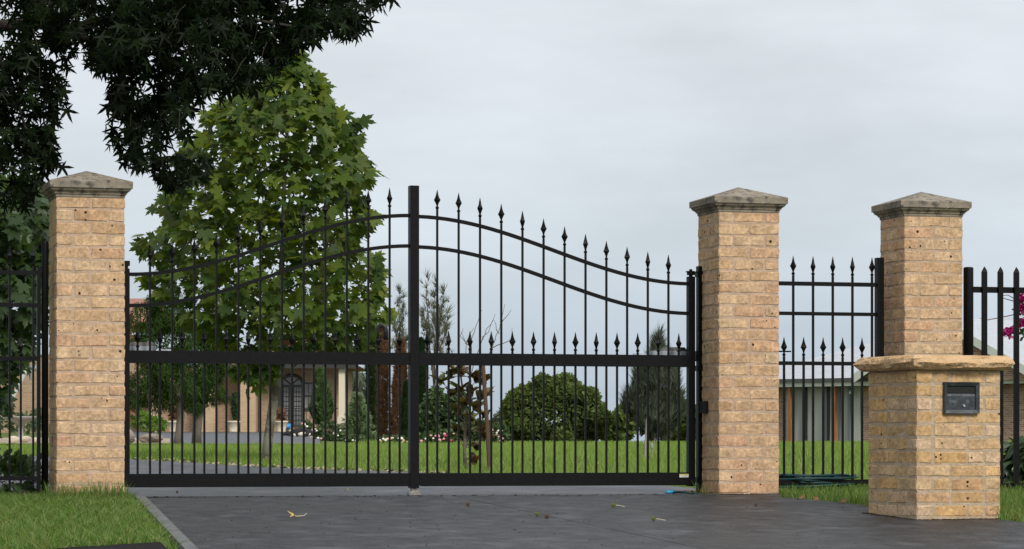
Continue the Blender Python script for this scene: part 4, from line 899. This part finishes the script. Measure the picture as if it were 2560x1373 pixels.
for i, (x, y) in enumerate(cl_):
    c_ = W(x, y, dm+rng.normal()*.10); b = MB(); j = np.argmin([abs(p[2]-(c_[2]-.12)) for p in tk]); branch(b, tk[j], c_, .006, .003, i, -.03, 4, .05); b.build('branch', M['bark_g'], mg)
    for k in range(7):
        a_ = rng.random()*6.283; P.append(c_); v = np.array([math.cos(a_), math.sin(a_), .45+.5*rng.random()]); Fd.append(v); Nn.append(np.array([-math.cos(a_)*.4, -math.sin(a_)*.4, 1.]))
P = np.array(P); n = len(P); foliage(mg, 'foliage', T_MAG, P, frames(np.array(Fd)+unit(n)*.2, np.array(Nn)+unit(n)*.3), .115+.06*rng.random(n), LM['mag'], 160)
tw = [[(1152, 940), (1120, 860), (1100, 840)], [(1160, 930), (1165, 860), (1152, 830)], [(1175, 930), (1180, 850), (1195, 800), (1205, 775)], [(1180, 930), (1205, 850), (1228, 810), (1238, 785)], [(1205, 850), (1222, 830), (1232, 800)], [(1200, 930), (1240, 850), (1250, 815), (1262, 760)], [(1250, 815), (1278, 775)], [(1245, 835), (1235, 800)], [(1165, 860), (1185, 820)], [(1178, 870), (1150, 840), (1158, 820)], [(1230, 870), (1276, 850), (1280, 820)], [(1120, 905), (1085, 830), (1070, 800)]]
for i, l_ in enumerate(tw):
    b = MB(); pts = []
    for (x, y), (x2, y2) in zip(l_[:-1], l_[1:]):
        for k in range(3): pts.append(W(x+(x2-x)*k/3+rng.normal()*1.5, y+(y2-y)*k/3, dm+.1*math.sin(i)))
    pts.append(W(*l_[-1], dm+.1*math.sin(i))); b.tube(pts, [.0055-.0035*k/(len(pts)-1) for k in range(len(pts))], 5); b.build('bare_twig', M['twig'], mg)
sk0 = G(1224, 1172, y0=27); sk_ = thing('garden_stake', sk0, 'brown timber stake leaning beside the magnolia', 'stake')
MB().tube([sk0-np.array([0, 0, .05]), W(1219, 1080, sk0[1]), W(1207, 905, sk0[1])], [.022, .022, .022], 6).build('stake', M['stake'], sk_)
s2 = G(1612, 1148, y0=27); t = thing('thin_sapling', s2, 'pale thin sapling stem tied with a rag on the lawn', 'sapling'); MB().tube([s2-np.array([0, 0, .05]), W(1614, 1100, s2[1]), W(1617, 1045, s2[1])], [.013, .011, .008], 6).build('stem', M['pale'], t)
b = MB(); b.blob(W(1609, 1108, s2[1]), (.014, .014, .028), 3, .5, 2); b.blob(W(1614, 1118, s2[1]), (.015, .015, .015), 5, .5, 2); b.build('rag', M['bag'], t)
b = MB(); b.tube([W(1612, 1140, s2[1]), W(1617, 1132, s2[1])], .006, 5); b.build('tie', M['pale'], t)
s3 = G(1628, 1140, y0=27); t = thing('plastic_bag', s3, 'pale plastic bag caught on a thin stick beside the tied sapling', 'bag'); MB().tube([s3-np.array([0, 0, .04]), W(1638, 1095, s3[1])], [.006, .004], 5).build('stick', M['pale'], t)
b = MB(); b.blob(W(1630, 1114, s3[1]), (.020, .015, .040), 9, .5, 2); b.build('bag', M['bag'], t, True)

# ------------------------------------------------------------------ house behind the trees
DH = 112.0
def hx(px): return (px-CX)*DH/F
def hz(py): return ZC+(HZ-py)*DH/F
z0h = hz(1082)-.15
hs = thing('brick_house', (hx(640), DH, z0h), 'brown brick house with arched door beyond the forecourt on the left', 'house')
def hb_(name, px0, px1, py0, py1, y0, y1, m, parent=hs): return MB().box((hx(px0), DH+y0, hz(py1)), (hx(px1), DH+y1, hz(py0))).build(name, m, parent)
wl = hb_('wall', 372, 849, 914, 1090, 0, 9, M['hbrick'])
hb_('wall', -200, 372, 880, 1090, 3, 9, M['hbrick'])
for a_, c_ in ((505, 546), (607, 645), (386, 402)):
    hb_('pier', a_, c_, 918, 1083, -1.0, -.01, M['hbrick_lit'])
hb_('downpipe', 648.5, 651, 918, 1083, -.2, -.05, M['white'])
hb_('lintel', 546, 607, 990, 996, -.3, -.01, M['frame_d'])
# roof: hipped, with eaves
ev = hz(913)
def roof(x0, x1, y0, y1, ze, zr_, inset, name='roof'):
    ry = (y0+y1)/2; vs = [(x0, y0, ze), (x1, y0, ze), (x1, y1, ze), (x0, y1, ze), (x0+inset, ry, zr_), (x1-inset, ry, zr_)]
    return MB().add(vs, [(0, 1, 5, 4), (1, 2, 5), (2, 3, 4, 5), (3, 0, 4), (3, 2, 1, 0)]).build(name, M['tile_r'], hs)
rf = roof(hx(560), hx(893), DH-1.2, DH+10, ev, ev+1.3, 3.6)
MB().box((hx(555), DH-1.32, ev-.16), (hx(900), DH-1.2, ev-.005)).build('gutter', M['frame_d'], rf)
roof(hx(120), hx(440), DH+2, DH+13, hz(800), hz(722), 2.2)
MB().box((hx(851), DH-1.1, hz(1042)), (hx(866), DH-.86, ev-.16)).build('porch_post', M['cream'], hs)
MB().box((hx(848), DH-1.15, hz(1060)), (hx(869), DH-.80, hz(1042))).build('post_base', M['cream'], hs)
# arched door
cx_, wd_ = hx(728.5), (hx(754)-hx(703))/2; zs_ = hz(962); zt0 = hz(1066)
b = MB().box((cx_-wd_-.12, DH-.09, zt0), (cx_-wd_, DH-.002, zs_)); b.box((cx_+wd_, DH-.09, zt0), (cx_+wd_+.12, DH-.002, zs_)); b.box((cx_-wd_, DH-.09, zs_-.10), (cx_+wd_, DH-.002, zs_)); b.box((cx_-.09, DH-.09, zt0+.05), (cx_+.09, DH-.002, zs_-.1)); b.box((cx_-wd_, DH-.09, zt0), (cx_+wd_, DH-.002, zt0+.06))
ar = [(cx_+(wd_+.06)*math.cos(a_), DH-.05, zs_+(wd_+.06)*.80*math.sin(a_)) for a_ in np.linspace(0, math.pi, 15)]; b.tube(ar, .07, 5)
door = b.build('door', M['frame_d'], hs)
gv = [(cx_, DH-.03, zs_)]+[(cx_+wd_*math.cos(a_), DH-.03, zs_+wd_*.8*math.sin(a_)) for a_ in np.linspace(0, math.pi, 15)]
MB().add(gv, [(0, i+1, i+2) for i in range(14)]).build('fanlight', M['glass'], door)
b = MB()
for a_ in (R(45), R(90), R(135)): b.tube([(cx_, DH-.05, zs_), (cx_+wd_*math.cos(a_), DH-.05, zs_+wd_*.8*math.sin(a_))], .022, 4)
b.build('fanlight_bar', M['frame_d'], door)
for x0, x1 in ((cx_-wd_, cx_-.09), (cx_+.09, cx_+wd_)):
    gl_ = MB().box((x0, DH-.03, zt0+.06), (x1, DH-.003, zs_-.1)).build('pane', M['glass'], door)
b = MB()
for x in np.linspace(cx_-wd_, cx_+wd_, 9)[1:-1]: b.box((x-.012, DH-.055, zt0+.06), (x+.012, DH-.035, zs_-.1 if abs((x-cx_)/wd_) > .3 else zs_-.1))
for z in np.linspace(zt0+.06, zs_-.1, 9)[1:-1]: b.box((cx_-wd_, DH-.055, z-.012), (cx_+wd_, DH-.034, z+.012))
b.build('grille', M['frame_d'], door)
# window beside it
x0, x1, za, zc_ = hx(759), hx(783), hz(1020), hz(960)
b = MB().box((x0-.06, DH-.06, za-.1), (x1+.06, DH-.002, za)); b.box((x0-.06, DH-.06, zc_), (x1+.06, DH-.002, zc_+.06)); b.box((x0-.06, DH-.06, za), (x0, DH-.002, zc_)); b.box((x1, DH-.06, za), (x1+.06, DH-.002, zc_)); b.box((x0, DH-.06, (za+zc_)/2-.03), (x1, DH-.002, (za+zc_)/2+.03)); b.box(((x0+x1)/2-.012, DH-.05, za), ((x0+x1)/2+.012, DH-.002, zc_))
w_ = b.build('window', M['frame_d'], hs); MB().box((x0, DH-.02, za), (x1, DH-.003, zc_)).build('pane', M['glass'], w_)
# porch step, balustrade
hb_('porch_slab', 716, 800, 1072, 1083, -1.6, -.02, M['cream']); hb_('porch_step', 714, 800, 1083, 1096, -2.2, -.02, M['grey'])
b = MB()
for i in range(17): x = hx(700+i*9); b.box((x-.012, DH-1.35, hz(1072)), (x+.012, DH-1.32, hz(1022)))
b.box((hx(698), DH-1.36, hz(1024)), (hx(850), DH-1.31, hz(1021))); b.build('balustrade', M['frame_d'], hs)
hb_('verandah_beam', 10, 105, 916, 922, -1.0, -.8, M['greyp'])
# pots
def potf(px, lab, plant):
    d = DH-2.2; c_ = gp(px, d, 0); c_[2] += .02
    t = thing('flower_pot', c_, lab, 'flower pot', 'cream flower pots')
    MB().lathe([(.16, 0), (.17, .05), (.155, .06), (.21, .22), (.25, .36), (.265, .37), (.275, .43), (.255, .435), (.22, .40)], c_, 20).build('pot', M['pot'], t, True)
    if plant == 'fir': P, D = ell(420, c_+np.array([.05, 0, .95]), (.13, .13, .55), .2); foliage(t, 'plant', T_SPRAY, P, frames(np.array([0, 0, 1.])+unit(len(P))*.4, unit(len(P))), .12+.05*rng.random(len(P)), LM['pine'])
    else: P, D = ell(120, c_+np.array([0, 0, .62]), (.16, .16, .26), .2); foliage(t, 'plant', T_OVAL, P, frames(D+unit(len(P))*.5, unit(len(P))), .10+.05*rng.random(len(P)), LM['dead'])
potf(584, 'cream flower pot with a small dark conifer, between two house piers', 'fir')
potf(703, 'cream flower pot beside the arched door, behind the plane trunk', 'red')
potf(434, 'cream flower pot with a reddish plant, beside the weeping tree trunk', 'red')
bb = W(716, 1066, DH-1.7); t = thing('blue_bundle', bb-np.array([0, 0, .1]), 'small bright blue bundle on the porch beside the arched door', 'bundle'); MB().blob(bb, (.19, .12, .11), 4, .4, 2).build('bundle', M['blue'], t)
# dog lying at the edge of the paving
dd = 90.0; dz = terr((740-CX)*dd/F, dd)
dg = thing('dog', (W(740, 1112, dd)[0], dd, dz), 'black and white dog lying on the paving beside the rose bushes', 'dog')
def dp(px, h, y=0.): return ((px-CX)*dd/F, dd+y, dz+h)
vs = [dp(712, .085), dp(718, .11), dp(727, .10), dp(735, .12), (dp(745, .155)), dp(758, .165), dp(770, .155), dp(778, .12), dp(790, .05, -.05), dp(728, .03, -.10), dp(720, .025, -.14), dp(768, .05, -.2), dp(757, .03, -.26), dp(706, .06)]
ed_ = [(0, 1), (1, 2), (2, 3), (3, 4), (4, 5), (5, 6), (6, 7), (7, 8), (3, 9), (9, 10), (6, 11), (11, 12), (0, 13)]
rad = [.055, .085, .07, .10, .145, .15, .145, .09, .03, .04, .03, .06, .03, .035]
o0 = org(dg); me = bpy.data.meshes.new('body'); me.from_pydata([tuple(np.array(v)-o0) for v in vs], ed_, []); bo = link('body', me, M['fur_b'], dg)
sm_ = bo.modifiers.new('skin', 'SKIN'); 
for i, r in enumerate(rad): me.skin_vertices[0].data[i].radius = (r, r)
me.skin_vertices[0].data[4].use_root = True
bo.modifiers.new('sub', 'SUBSURF').levels = 2; bo.modifiers['sub'].render_levels = 2
MB().blob(dp(762, .07, -.13), (.22, .06, .075), 2, .2, 2).build('belly_patch', M['fur_w'], dg, True)
MB().blob(dp(737, .06, -.09), (.05, .045, .06), 3, .2, 2).build('chest_patch', M['fur_w'], dg, True)
b = MB()
for y in (-.05, .05): b.add([dp(717, .17, y-.02), dp(722, .17, y), dp(717, .17, y+.025), dp(716, .225, y)], [(0, 1, 3), (1, 2, 3), (2, 0, 3), (0, 2, 1)])
b.build('ear', M['fur_b'], dg)
# boulders, fountain, slanting pole on the left
def boulder(px, py, rx, ry, d, m, lab, seed):
    c_ = W(px, py, d); z_ = terr(c_[0], d); t = thing('boulder', (c_[0], d, z_), lab, 'boulder', 'garden boulders'); MB().blob((c_[0], d, max(c_[2], z_+.02)), (rx*d/F, rx*d/F*.7, ry*d/F), seed, .45, 2).build('rock', m, t)
boulder(325, 1086, 14, 12, 69, M['boulder'], 'grey upright boulder closest to the left pillar', 3)
boulder(322, 1101, 15, 8, 66, M['boulder'], 'low brown boulder in front of the grey upright one', 5)
boulder(372, 1098, 30, 14, 68, M['boulder'], 'large low boulder on the gravel mound left of the weeping trees', 8)
boulder(35, 1098, 16, 9, 66, M['boulder_c'], 'cream rock at the left edge below the fountain bowl', 9)
boulder(62, 1097, 17, 10, 67, M['boulder_c'], 'cream rock right below the fountain bowl', 11)
boulder(92, 1100, 10, 8, 66, M['boulder_c'], 'small cream rock beside the black fence post', 12)
boulder(786, 1107, 8, 6, 82, M['boulder_c'], 'small cream rock at the foot of the white rose bush', 13)
c_ = gp(52, 68, 0); t = thing('fountain', c_, 'grey stone fountain bowl behind the left fence', 'fountain'); zz = ZC+(HZ-1041)*68/F-c_[2]
MB().lathe([(.16, 0), (.13, .06), (.07, .10), (.06, zz-.22), (.12, zz-.18), (.28, zz-.08), (.36, zz-.03), (.37, zz), (.34, zz), (.28, zz-.04)], c_, 24).build('bowl', M['stone'], t, True)
pa, pz = W(72, 915, 64), W(-4, 1064, 64); t = thing('slanting_pole', pz, 'white slanting pole behind the left fence, above the fountain bowl', 'pole'); MB().tube([pz+np.array([-.2, 0, -.42]), pa], .042, 8).build('pole', M['white'], t)
b = MB(); b.tube([pa, W(77, 950, 64)], .025, 6); b.build('brace', M['grey'], t)
P, D = blobs_px([(60, 1060, 74, 45, 24, .6), (95, 1050, 75, 20, 30, .5)], 380)
t = thing('garden_shrub', gp(60, 74), 'low dull green shrub behind the fountain bowl', 'shrub'); foliage(t, 'foliage', T_OVAL, P, frames(D+unit(len(P))*.5, unit(len(P))), .08+.04*rng.random(len(P)), LM['rose'])
# dark leafy shrub at the foot of the left fence
c_ = FW(S(20, .6), .6, 0); t = thing('leafy_shrub', c_, 'dark leafy shrub at the foot of the left fence', 'shrub'); P, D = ell(420, c_+np.array([-.05, 0, .10]), (.33, .25, .22), .3)
foliage(t, 'foliage', T_OVAL, P, frames(D+unit(len(P))*.6, D*.4+np.array([0, -.3, .8])+unit(len(P))*.5), .055+.03*rng.random(len(P)), LM['shrub'], 60)

# ------------------------------------------------------------------ house with the grey roof on the right
DR = 124.0; YAW = R(-40); cyw, syw = math.cos(YAW), math.sin(YAW)
rc = np.array([(2060-CX)*DR/F, DR]); zr0 = terr(rc[0], rc[1])
rh = bpy.data.objects.new('grey_roofed_house', None); COL.objects.link(rh); rh.location = (rc[0], rc[1], zr0); rh.rotation_euler = (0, 0, YAW); ORG[rh.name] = np.zeros(3)
tag(rh, 'house with wide grey roof and mottled brick walls behind the right fence panel', 'house')
def ru(px):                                               # position along its wall for a photo column
    k = (px-CX)/F; return (k*rc[1]-rc[0])/(cyw-k*syw)
hw_ = ZC+(HZ-966)*DR/F-zr0
def rb(name, p0, p1, z0, z1, y0, y1, m, par=rh): return MB().box((ru(p0), y0, z0), (ru(p1), y1, z1)).build(name, m, par)
rb('wall', 1880, 2620, -.3, hw_, 0, 8, M['rbrick'])
rb('recess_panel', 1968, 2152, 0, hw_-.02, -.06, -.01, M['render'])
for a_ in (1976, 2010, 2066, 2098, 2124): rb('door_frame', a_, a_+6, 0, hw_-.02, -.16, -.065, M['grey'])
for a_ in (1980, 2013, 2069): rb('dark_reveal', a_+2, a_+8, .02, hw_-.05, -.13, -.064, M['frame_d'])
for a_ in (1990, 2101): rb('timber_post', a_, a_+7, 0, hw_-.02, -.62, -.42, M['timber']); rb('post_foot', a_-1, a_+8, -.02, .12, -.64, -.40, M['timber'])
rb('eave_fascia', 1870, 2640, hw_-.02, hw_+.16, -.80, -.62, M['fascia']); rb('gutter', 1870, 2640, hw_+.162, hw_+.32, -.90, -.78, M['gutter'])
MB().lathe([(.09, 0), (.10, .02), (.07, .12), (.03, .16)], (ru(2137), -.3, hw_-.35), 10).build('security_light', M['white'], rh)
# pitched roof with courses of tiles as ribs
x0, x1 = ru(1870), ru(2640); rise = 2.75; ridge_y = 6.5
xr = ru(2215)
roof_v = [(x0, -.85, hw_+.30), (x1, -.85, hw_+.30), (x1, ridge_y, hw_+.3+rise), (xr, ridge_y, hw_+.3+rise), (x0, 8, hw_+.25), (x1, 14, hw_+.3)]
ro = MB().add(roof_v, [(0, 1, 2, 3), (0, 3, 4), (3, 2, 5, 4)]).build('roof', M['tile_g'], rh)
a3, c3 = np.array(roof_v[0]), np.array(roof_v[3]); MB().tube([a3, c3], .07, 6).build('hip_cap', M['tile_g'], ro)
# gable at the right, over the eave
ga, gm_, gb = ru(2190), ru(2385), ru(2640)
def rz(px, py, y):                                        # height on its wall plane for a photo pixel
    u = ru(px); d = rc[1]+u*syw+y*cyw; return ZC+(HZ-py)*d/F-zr0
za, zm_, zb_ = hw_+.33, rz(2385, 800, -1), hw_+.33
zb_ = rz(2640, 952, -1)
MB().add([(ga, -.95, za), (gb, -.95, zb_), (gm_, -.95, zm_), (ga, 3, za), (gb, 3, zb_), (gm_, 3, zm_)], [(0, 1, 2), (3, 5, 4), (0, 3, 4, 1)]).build('gable', M['rbrick'], rh)
b = MB(); e2 = (gm_, zm_+.02)
for (xa, z1), (xb, z2) in (((ga-.3, za-.05), e2), (e2, (gb+.3, zb_-.05))):
    b.prism([(xa, -1.3, z1), (xb, -1.3, z2), (xb, 7, z2), (xa, 7, z1)], [(xa, -1.3, z1+.14), (xb, -1.3, z2+.14), (xb, 7, z2+.14), (xa, 7, z1+.14)])
gr_ = b.build('gable_roof', M['tile_g'], rh)
b = MB()
for (xa, z1), (xb, z2) in (((ga-.3, za-.05), e2), (e2, (gb+.3, zb_-.05))):
    b.prism([(xa, -1.36, z1-.22), (xb, -1.36, z2-.22), (xb, -1.305, z2-.22), (xa, -1.305, z1-.22)], [(xa, -1.36, z1+.16), (xb, -1.36, z2+.16), (xb, -1.305, z2+.16), (xa, -1.305, z1+.16)])
b.build('barge_board', M['fascia'], gr_)

# ------------------------------------------------------------------ right edge: bougainvillea, shrub; hoses; litter
d = 25.0; c_ = gp(2640, d); t = thing('bougainvillea', c_, 'bougainvillea with magenta flowers reaching in at the right edge', 'bougainvillea')
for i, l_ in enumerate([[(2640, 1150), (2620, 900), (2560, 760), (2505, 745)], [(2620, 900), (2570, 830), (2510, 835)], [(2620, 900), (2580, 780), (2545, 735)], [(2560, 760), (2520, 738), (2492, 740)], [(2570, 780), (2470, 800), (2450, 796)]]):
    b = MB(); b.tube([W(x, y, d+.1*i) if y < 1100 else c_ for x, y in l_], [.02-.017*k/(len(l_)-1) if i == 0 else .006-.004*k/(len(l_)-1) for k in range(len(l_))], 6); b.build('branch', M['twig'], t)
P = []; 
for x, y, rx, ry, n in ((2552, 745, 17, 11, 52), (2552, 775, 15, 13, 52), (2556, 805, 15, 15, 56), (2520, 830, 17, 13, 74), (2540, 822, 11, 9, 26), (2590, 760, 30, 40, 60), (2600, 840, 30, 40, 50)):
    p_, _ = ell(n, W(x, y, d), (rx*d/F, .08, ry*d/F), .1); P.append(p_)
P = np.concatenate(P); n = len(P); foliage(t, 'flowers', T_OVAL, P, frames(unit(n), unit(n)), .026+.012*rng.random(n), M['bract'])
p_, D = ell(150, W(2590, 800, d), (60*d/F, .2, 70*d/F), .1); n = len(p_); foliage(t, 'foliage', T_OVAL, p_, frames(unit(n), unit(n)), .03+.01*rng.random(n), LM['rose'])
d = 22.9; c_ = gp(2560, d); t = thing('broadleaf_shrub', c_, 'broad-leaved green shrub behind the fence right of the letterbox pillar', 'shrub')
P, D = ell(420, W(2570, 1160, d), (68*d/F, .22, 66*d/F), .4); n = len(P); foliage(t, 'foliage', T_MAG, P, frames(D*.5+np.array([0, -.2, -.5])+unit(n)*.5, D*.6+np.array([0, -.3, .6])+unit(n)*.4), .085+.03*rng.random(n), LM['shrub'], 90)
b = MB(); branch(b, c_, W(2570, 1130, d), .02, .008, 1); b.build('stem', M['bark_g'], t)
def coil(cs, ct, rad, n, seed, z=.02, sx=1.5):
    rr = random.Random(seed); pts = []
    for i in range(n*18):
        a_ = i/18*2*math.pi; k = rad*(.55+.45*math.sin(i*.021+seed)**2)*(1+.12*rr.uniform(-1, 1)); s_, t_ = cs+sx*k*math.cos(a_), ct+k*math.sin(a_)*.8
        w = FW(s_, t_, 0); pts.append((w[0], w[1], terr(w[0], w[1])+z+.095*abs(math.sin(i*.037+seed))+.012*rr.random()))
    return pts
hs_ = S(1975, .35); w = FW(hs_, .55, 0); t = thing('garden_hose', w, 'tangled dark green garden hose on the grass behind the right fence panel', 'hose', 'garden hoses')
MB().tube(coil(S(2005, .5), .40, .26, 12, 2, .035), .0085, 7).build('hose', M['hose'], t, True)
b = MB(); q1, q2 = FW(S(1995, .35), .35, .055), FW(S(2022, .35), .35, .045); b.tube([q1, q2], .011, 8); q1, q2 = FW(S(1962, .35), .36, .05), FW(S(1985, .35), .36, .055); b.tube([q1, q2], .011, 8); b.build('connector', M['hose_b'], t)
w = FW(S(1712, .3), .3, 0); t = thing('garden_hose', w, 'small loop of green hose with a blue end at the foot of the hinge post', 'hose', 'garden hoses')
pts = [FW(S(1712, .30)+.085*math.cos(a_), .30+.14*math.sin(a_), .014+.008*math.sin(2*a_)) for a_ in np.linspace(0, 2*math.pi*1.7, 34)]; MB().tube(pts, .008, 7).build('hose', M['hose'], t, True)
MB().tube([FW(S(1664, .3), .30, .018), FW(S(1682, .3), .30, .022)], [.013, .011], 8).build('nozzle', M['hose_b'], t, True)
MB().tube([FW(S(1682, .3), .30, .022), FW(S(1700, .3), .33, .02), FW(S(1745, .3), .36, .02)], .008, 7).build('hose', M['hose'], t, True)
b = MB(); rr = random.Random(3); wq = FW(S(1738, .26), .26, 0); t = thing('leaf_litter', wq, 'little heap of dead leaves at the foot of the hinge post', 'litter')
for i in range(34):
    c_ = wq+np.array([rr.uniform(-.09, .07), rr.uniform(-.08, .08), rr.uniform(.005, .04)]); a_ = rr.uniform(0, 6.28); l = rr.uniform(.012, .026); u = np.array([math.cos(a_)*l, math.sin(a_)*l, rr.uniform(-.006, .01)]); v = np.array([-math.sin(a_)*l*.5, math.cos(a_)*l*.5, rr.uniform(-.006, .006)]); b.add([c_-u, c_+v, c_+u, c_-v], [(0, 1, 2, 3)])
tag(b.build('dead_leaves', M['fallen_b'], t), kind='stuff')
# seed balls with spikes on the driveway
def ball(px, py, r, m, lab, stalk=None):
    c_ = G(px, py+4); c_[2] += .008+r*.9; t = thing('seed_ball', c_-np.array([0, 0, r*.9]), lab, 'seed ball', 'spiky seed balls on the driveway'); b = MB(); bm = bmesh.new(); bmesh.ops.create_icosphere(bm, subdivisions=2, radius=1); vs = [np.array(v.co) for v in bm.verts]; fs = [tuple(v.index for v in f.verts) for f in bm.faces]; bm.free()
    b.add([c_+v*r*.75 for v in vs], fs)
    for v in vs:
        a_ = np.cross(v, (0, .3, 1)); a_ /= np.linalg.norm(a_)+1e-9; k = r*.16; c2 = np.cross(v, a_); q = c_+v*r*.7; b.add([q+a_*k, q-a_*k*.5+c2*k, q-a_*k*.5-c2*k, c_+v*r*1.15], [(0, 1, 3), (1, 2, 3), (2, 0, 3)])
    b.build('ball', M[m], t)
    if stalk: MB().tube([c_, c_+np.array([.04, 0, -.004]), c_+np.array([.075, -.01, -r*.7])], .0016, 5).build('stalk', M['petiole'], t)
ball(1170, 1264, .0145, 'ball_b', 'reddish brown seed ball, leftmost of the seed balls on the driveway')
ball(1343, 1290, .0165, 'ball_g', 'green spiky seed ball beside the saw-cut joint')
ball(1367, 1296, .0165, 'ball_b', 'brown squashed seed ball right beside the green one on the joint')
ball(1534, 1267, .0165, 'ball_g', 'green spiky seed ball with a pale stalk, nearest the gate', True)
ball(1634, 1302, .0165, 'ball_g', 'olive seed ball nearest the camera on the right of the joint', True)
ball(1890, 1265, .0125, 'ball_b', 'small brown seed ball in front of the right gate pillar')
ball(443, 1232, .0105, 'ball_b', 'small dark seed ball under the left gate leaf')
def fallen(px, py, size, m, lab, tm=T_STAR, stalk=False, lift=0., ang=0., curl=1.8):
    c_ = G(px, py); c_[2] += .012; t = thing('fallen_leaf', c_, lab, 'leaf', 'fallen leaves'); V0, T0 = tm; V = V0.copy(); V[:, 2] = V[:, 2]*curl*.5+lift*np.maximum(0, V[:, 0])**1.2
    ca, sa = math.cos(ang), math.sin(ang); Vr = np.stack([V[:, 0]*ca-V[:, 1]*sa, V[:, 0]*sa+V[:, 1]*ca, V[:, 2]-V[:, 2].min()], 1)*size
    link('blade', tri_mesh('blade', Vr, T0), M[m], t)
    if stalk: MB().tube([c_+np.array([.01, 0, .006]), c_+np.array([.035, 0, .007]), c_+np.array([.065, .01, .010]), c_+np.array([.078, .02, .024])], [.0025, .0022, .0014, .001], 5).build('stalk', M['petiole'], t)
fallen(735, 1298, .047, 'fallen_y', 'yellow star-shaped leaf with a long pale stalk on the driveway', stalk=True, lift=.9, ang=2.6)
fallen(1090, 1243, .034, 'fallen_y', 'small yellow oval leaf beside the drop bolt', T_OVAL, ang=1.5, curl=.5)
fallen(868, 1231, .030, 'fallen_y', 'pale curled leaf under the left gate leaf', ang=1.0, lift=.6)
fallen(1389, 1222, .026, 'fallen_y', 'small yellow green leaf under the right gate leaf', ang=.3, lift=.9)
fallen(518, 1356, .024, 'fallen_y', 'pale little leaf near the concrete edging', ang=.8)
fallen(1752, 1298, .026, 'petiole', 'pale straw-coloured leaf scrap near the seed balls', T_MAG, ang=1.5, curl=.3)
fallen(2002, 1252, .05, 'fallen_b', 'brown fallen leaf at the grass edge near the right gate pillar', T_PLANE, ang=.6, lift=.8)
fallen(2045, 1256, .045, 'fallen_b', 'brown fallen leaf in the middle of the grass edge', T_PLANE, ang=2., lift=.9)
fallen(2110, 1262, .05, 'fallen_b', 'brown fallen leaf at the grass edge near the letterbox pillar', T_PLANE, ang=1.2, lift=.7)
fallen(2538, 1306, .04, 'fallen_y', 'pale fallen leaf right of the letterbox pillar', T_OVAL, ang=1.3)
# grit and specks
b = MB(); rr = random.Random(8)
for i in range(170):
    px, py = rr.uniform(430, 2150), rr.uniform(1246, 1372); c_ = G(px, py); r = rr.uniform(.0015, .0055); c_[2] += .009
    b.blob(c_, (r*1.3, r*1.3, r*.7), i, .3, 1)
tag(b.build('grit', M['ball_b']), 'scattered grit and specks on the driveway', 'grit', kind='stuff')
b = MB(); rr = random.Random(9)
for i in range(260):
    px = rr.uniform(330, 1120); k = np.interp(px, le_px, le_py); c_ = G(px, k-1.5+rr.uniform(-3, 2), y0=21); c_[2] += .01; a_ = rr.uniform(0, 6.28); l = rr.uniform(.015, .04)
    u = np.array([math.cos(a_)*l, math.sin(a_)*l, rr.uniform(0, .02)]); v = np.array([-math.sin(a_)*l*.6, math.cos(a_)*l*.6, rr.uniform(-.004, .014)]); b.add([c_-u, c_+v, c_+u, c_-v], [(0, 1, 2, 3)])
tag(b.build('edge_leaf_litter', M['gravel']), 'dry leaves and bark chips along the lawn edge', 'leaf litter', kind='stuff')

# weeds and dirt gathered where the brickwork meets the paving
wd_pts = []
rr = random.Random(21)
for i in range(20): q = FW(S(1777, .05)+rr.gauss(0, .03), .0+rr.uniform(-.03, .10), 0); q = FW(S(1775, -.02)-.02+rr.gauss(0, .022), rr.uniform(.03, .16), 0); wd_pts.append((q[0], q[1], terr(q[0], q[1])-.01))
blades('weed_tuft', wd_pts, .10, .005, LM['grass'], 'thin weeds growing at the side of the right gate pillar', .7)
b = MB()
def edge_dirt(p, q, n, w, off):
    p, q = np.array(p[:2]), np.array(q[:2]); u = (q-p)/np.linalg.norm(q-p); nn_ = np.array([u[1], -u[0]])
    for i in range(n):
        c_ = p+(q-p)*rr.random()+nn_*(off+abs(rr.gauss(0, w))); r = rr.uniform(.002, .008); z = terr(*c_)+.009
        b.blob((c_[0], c_[1], z), (r*1.6, r*1.6, r*.45), i, .4, 1)
edge_dirt(FW(sR-.236, 0), FW(sR+.236, 0), 150, .02, .004)
ex, ey = np.array([mc, ms_]), np.array([-ms_, mc]); c00 = ctr-ex*KX*wdm/2-ey*KY*wdm/2
edge_dirt(c00, c00+ex*KX*wdm, 190, .02, .004); edge_dirt(c00+ey*KY*wdm, c00, 150, .02, .004)
edge_dirt(FW(sL+.25, -.02), FW(sR-.25, -.02), 120, .05, -.03)
tag(b.build('edge_dirt', M['dirt']), 'dark dirt and crumbs along the foot of the pillars and the joint under the gate', 'dirt', kind='stuff')
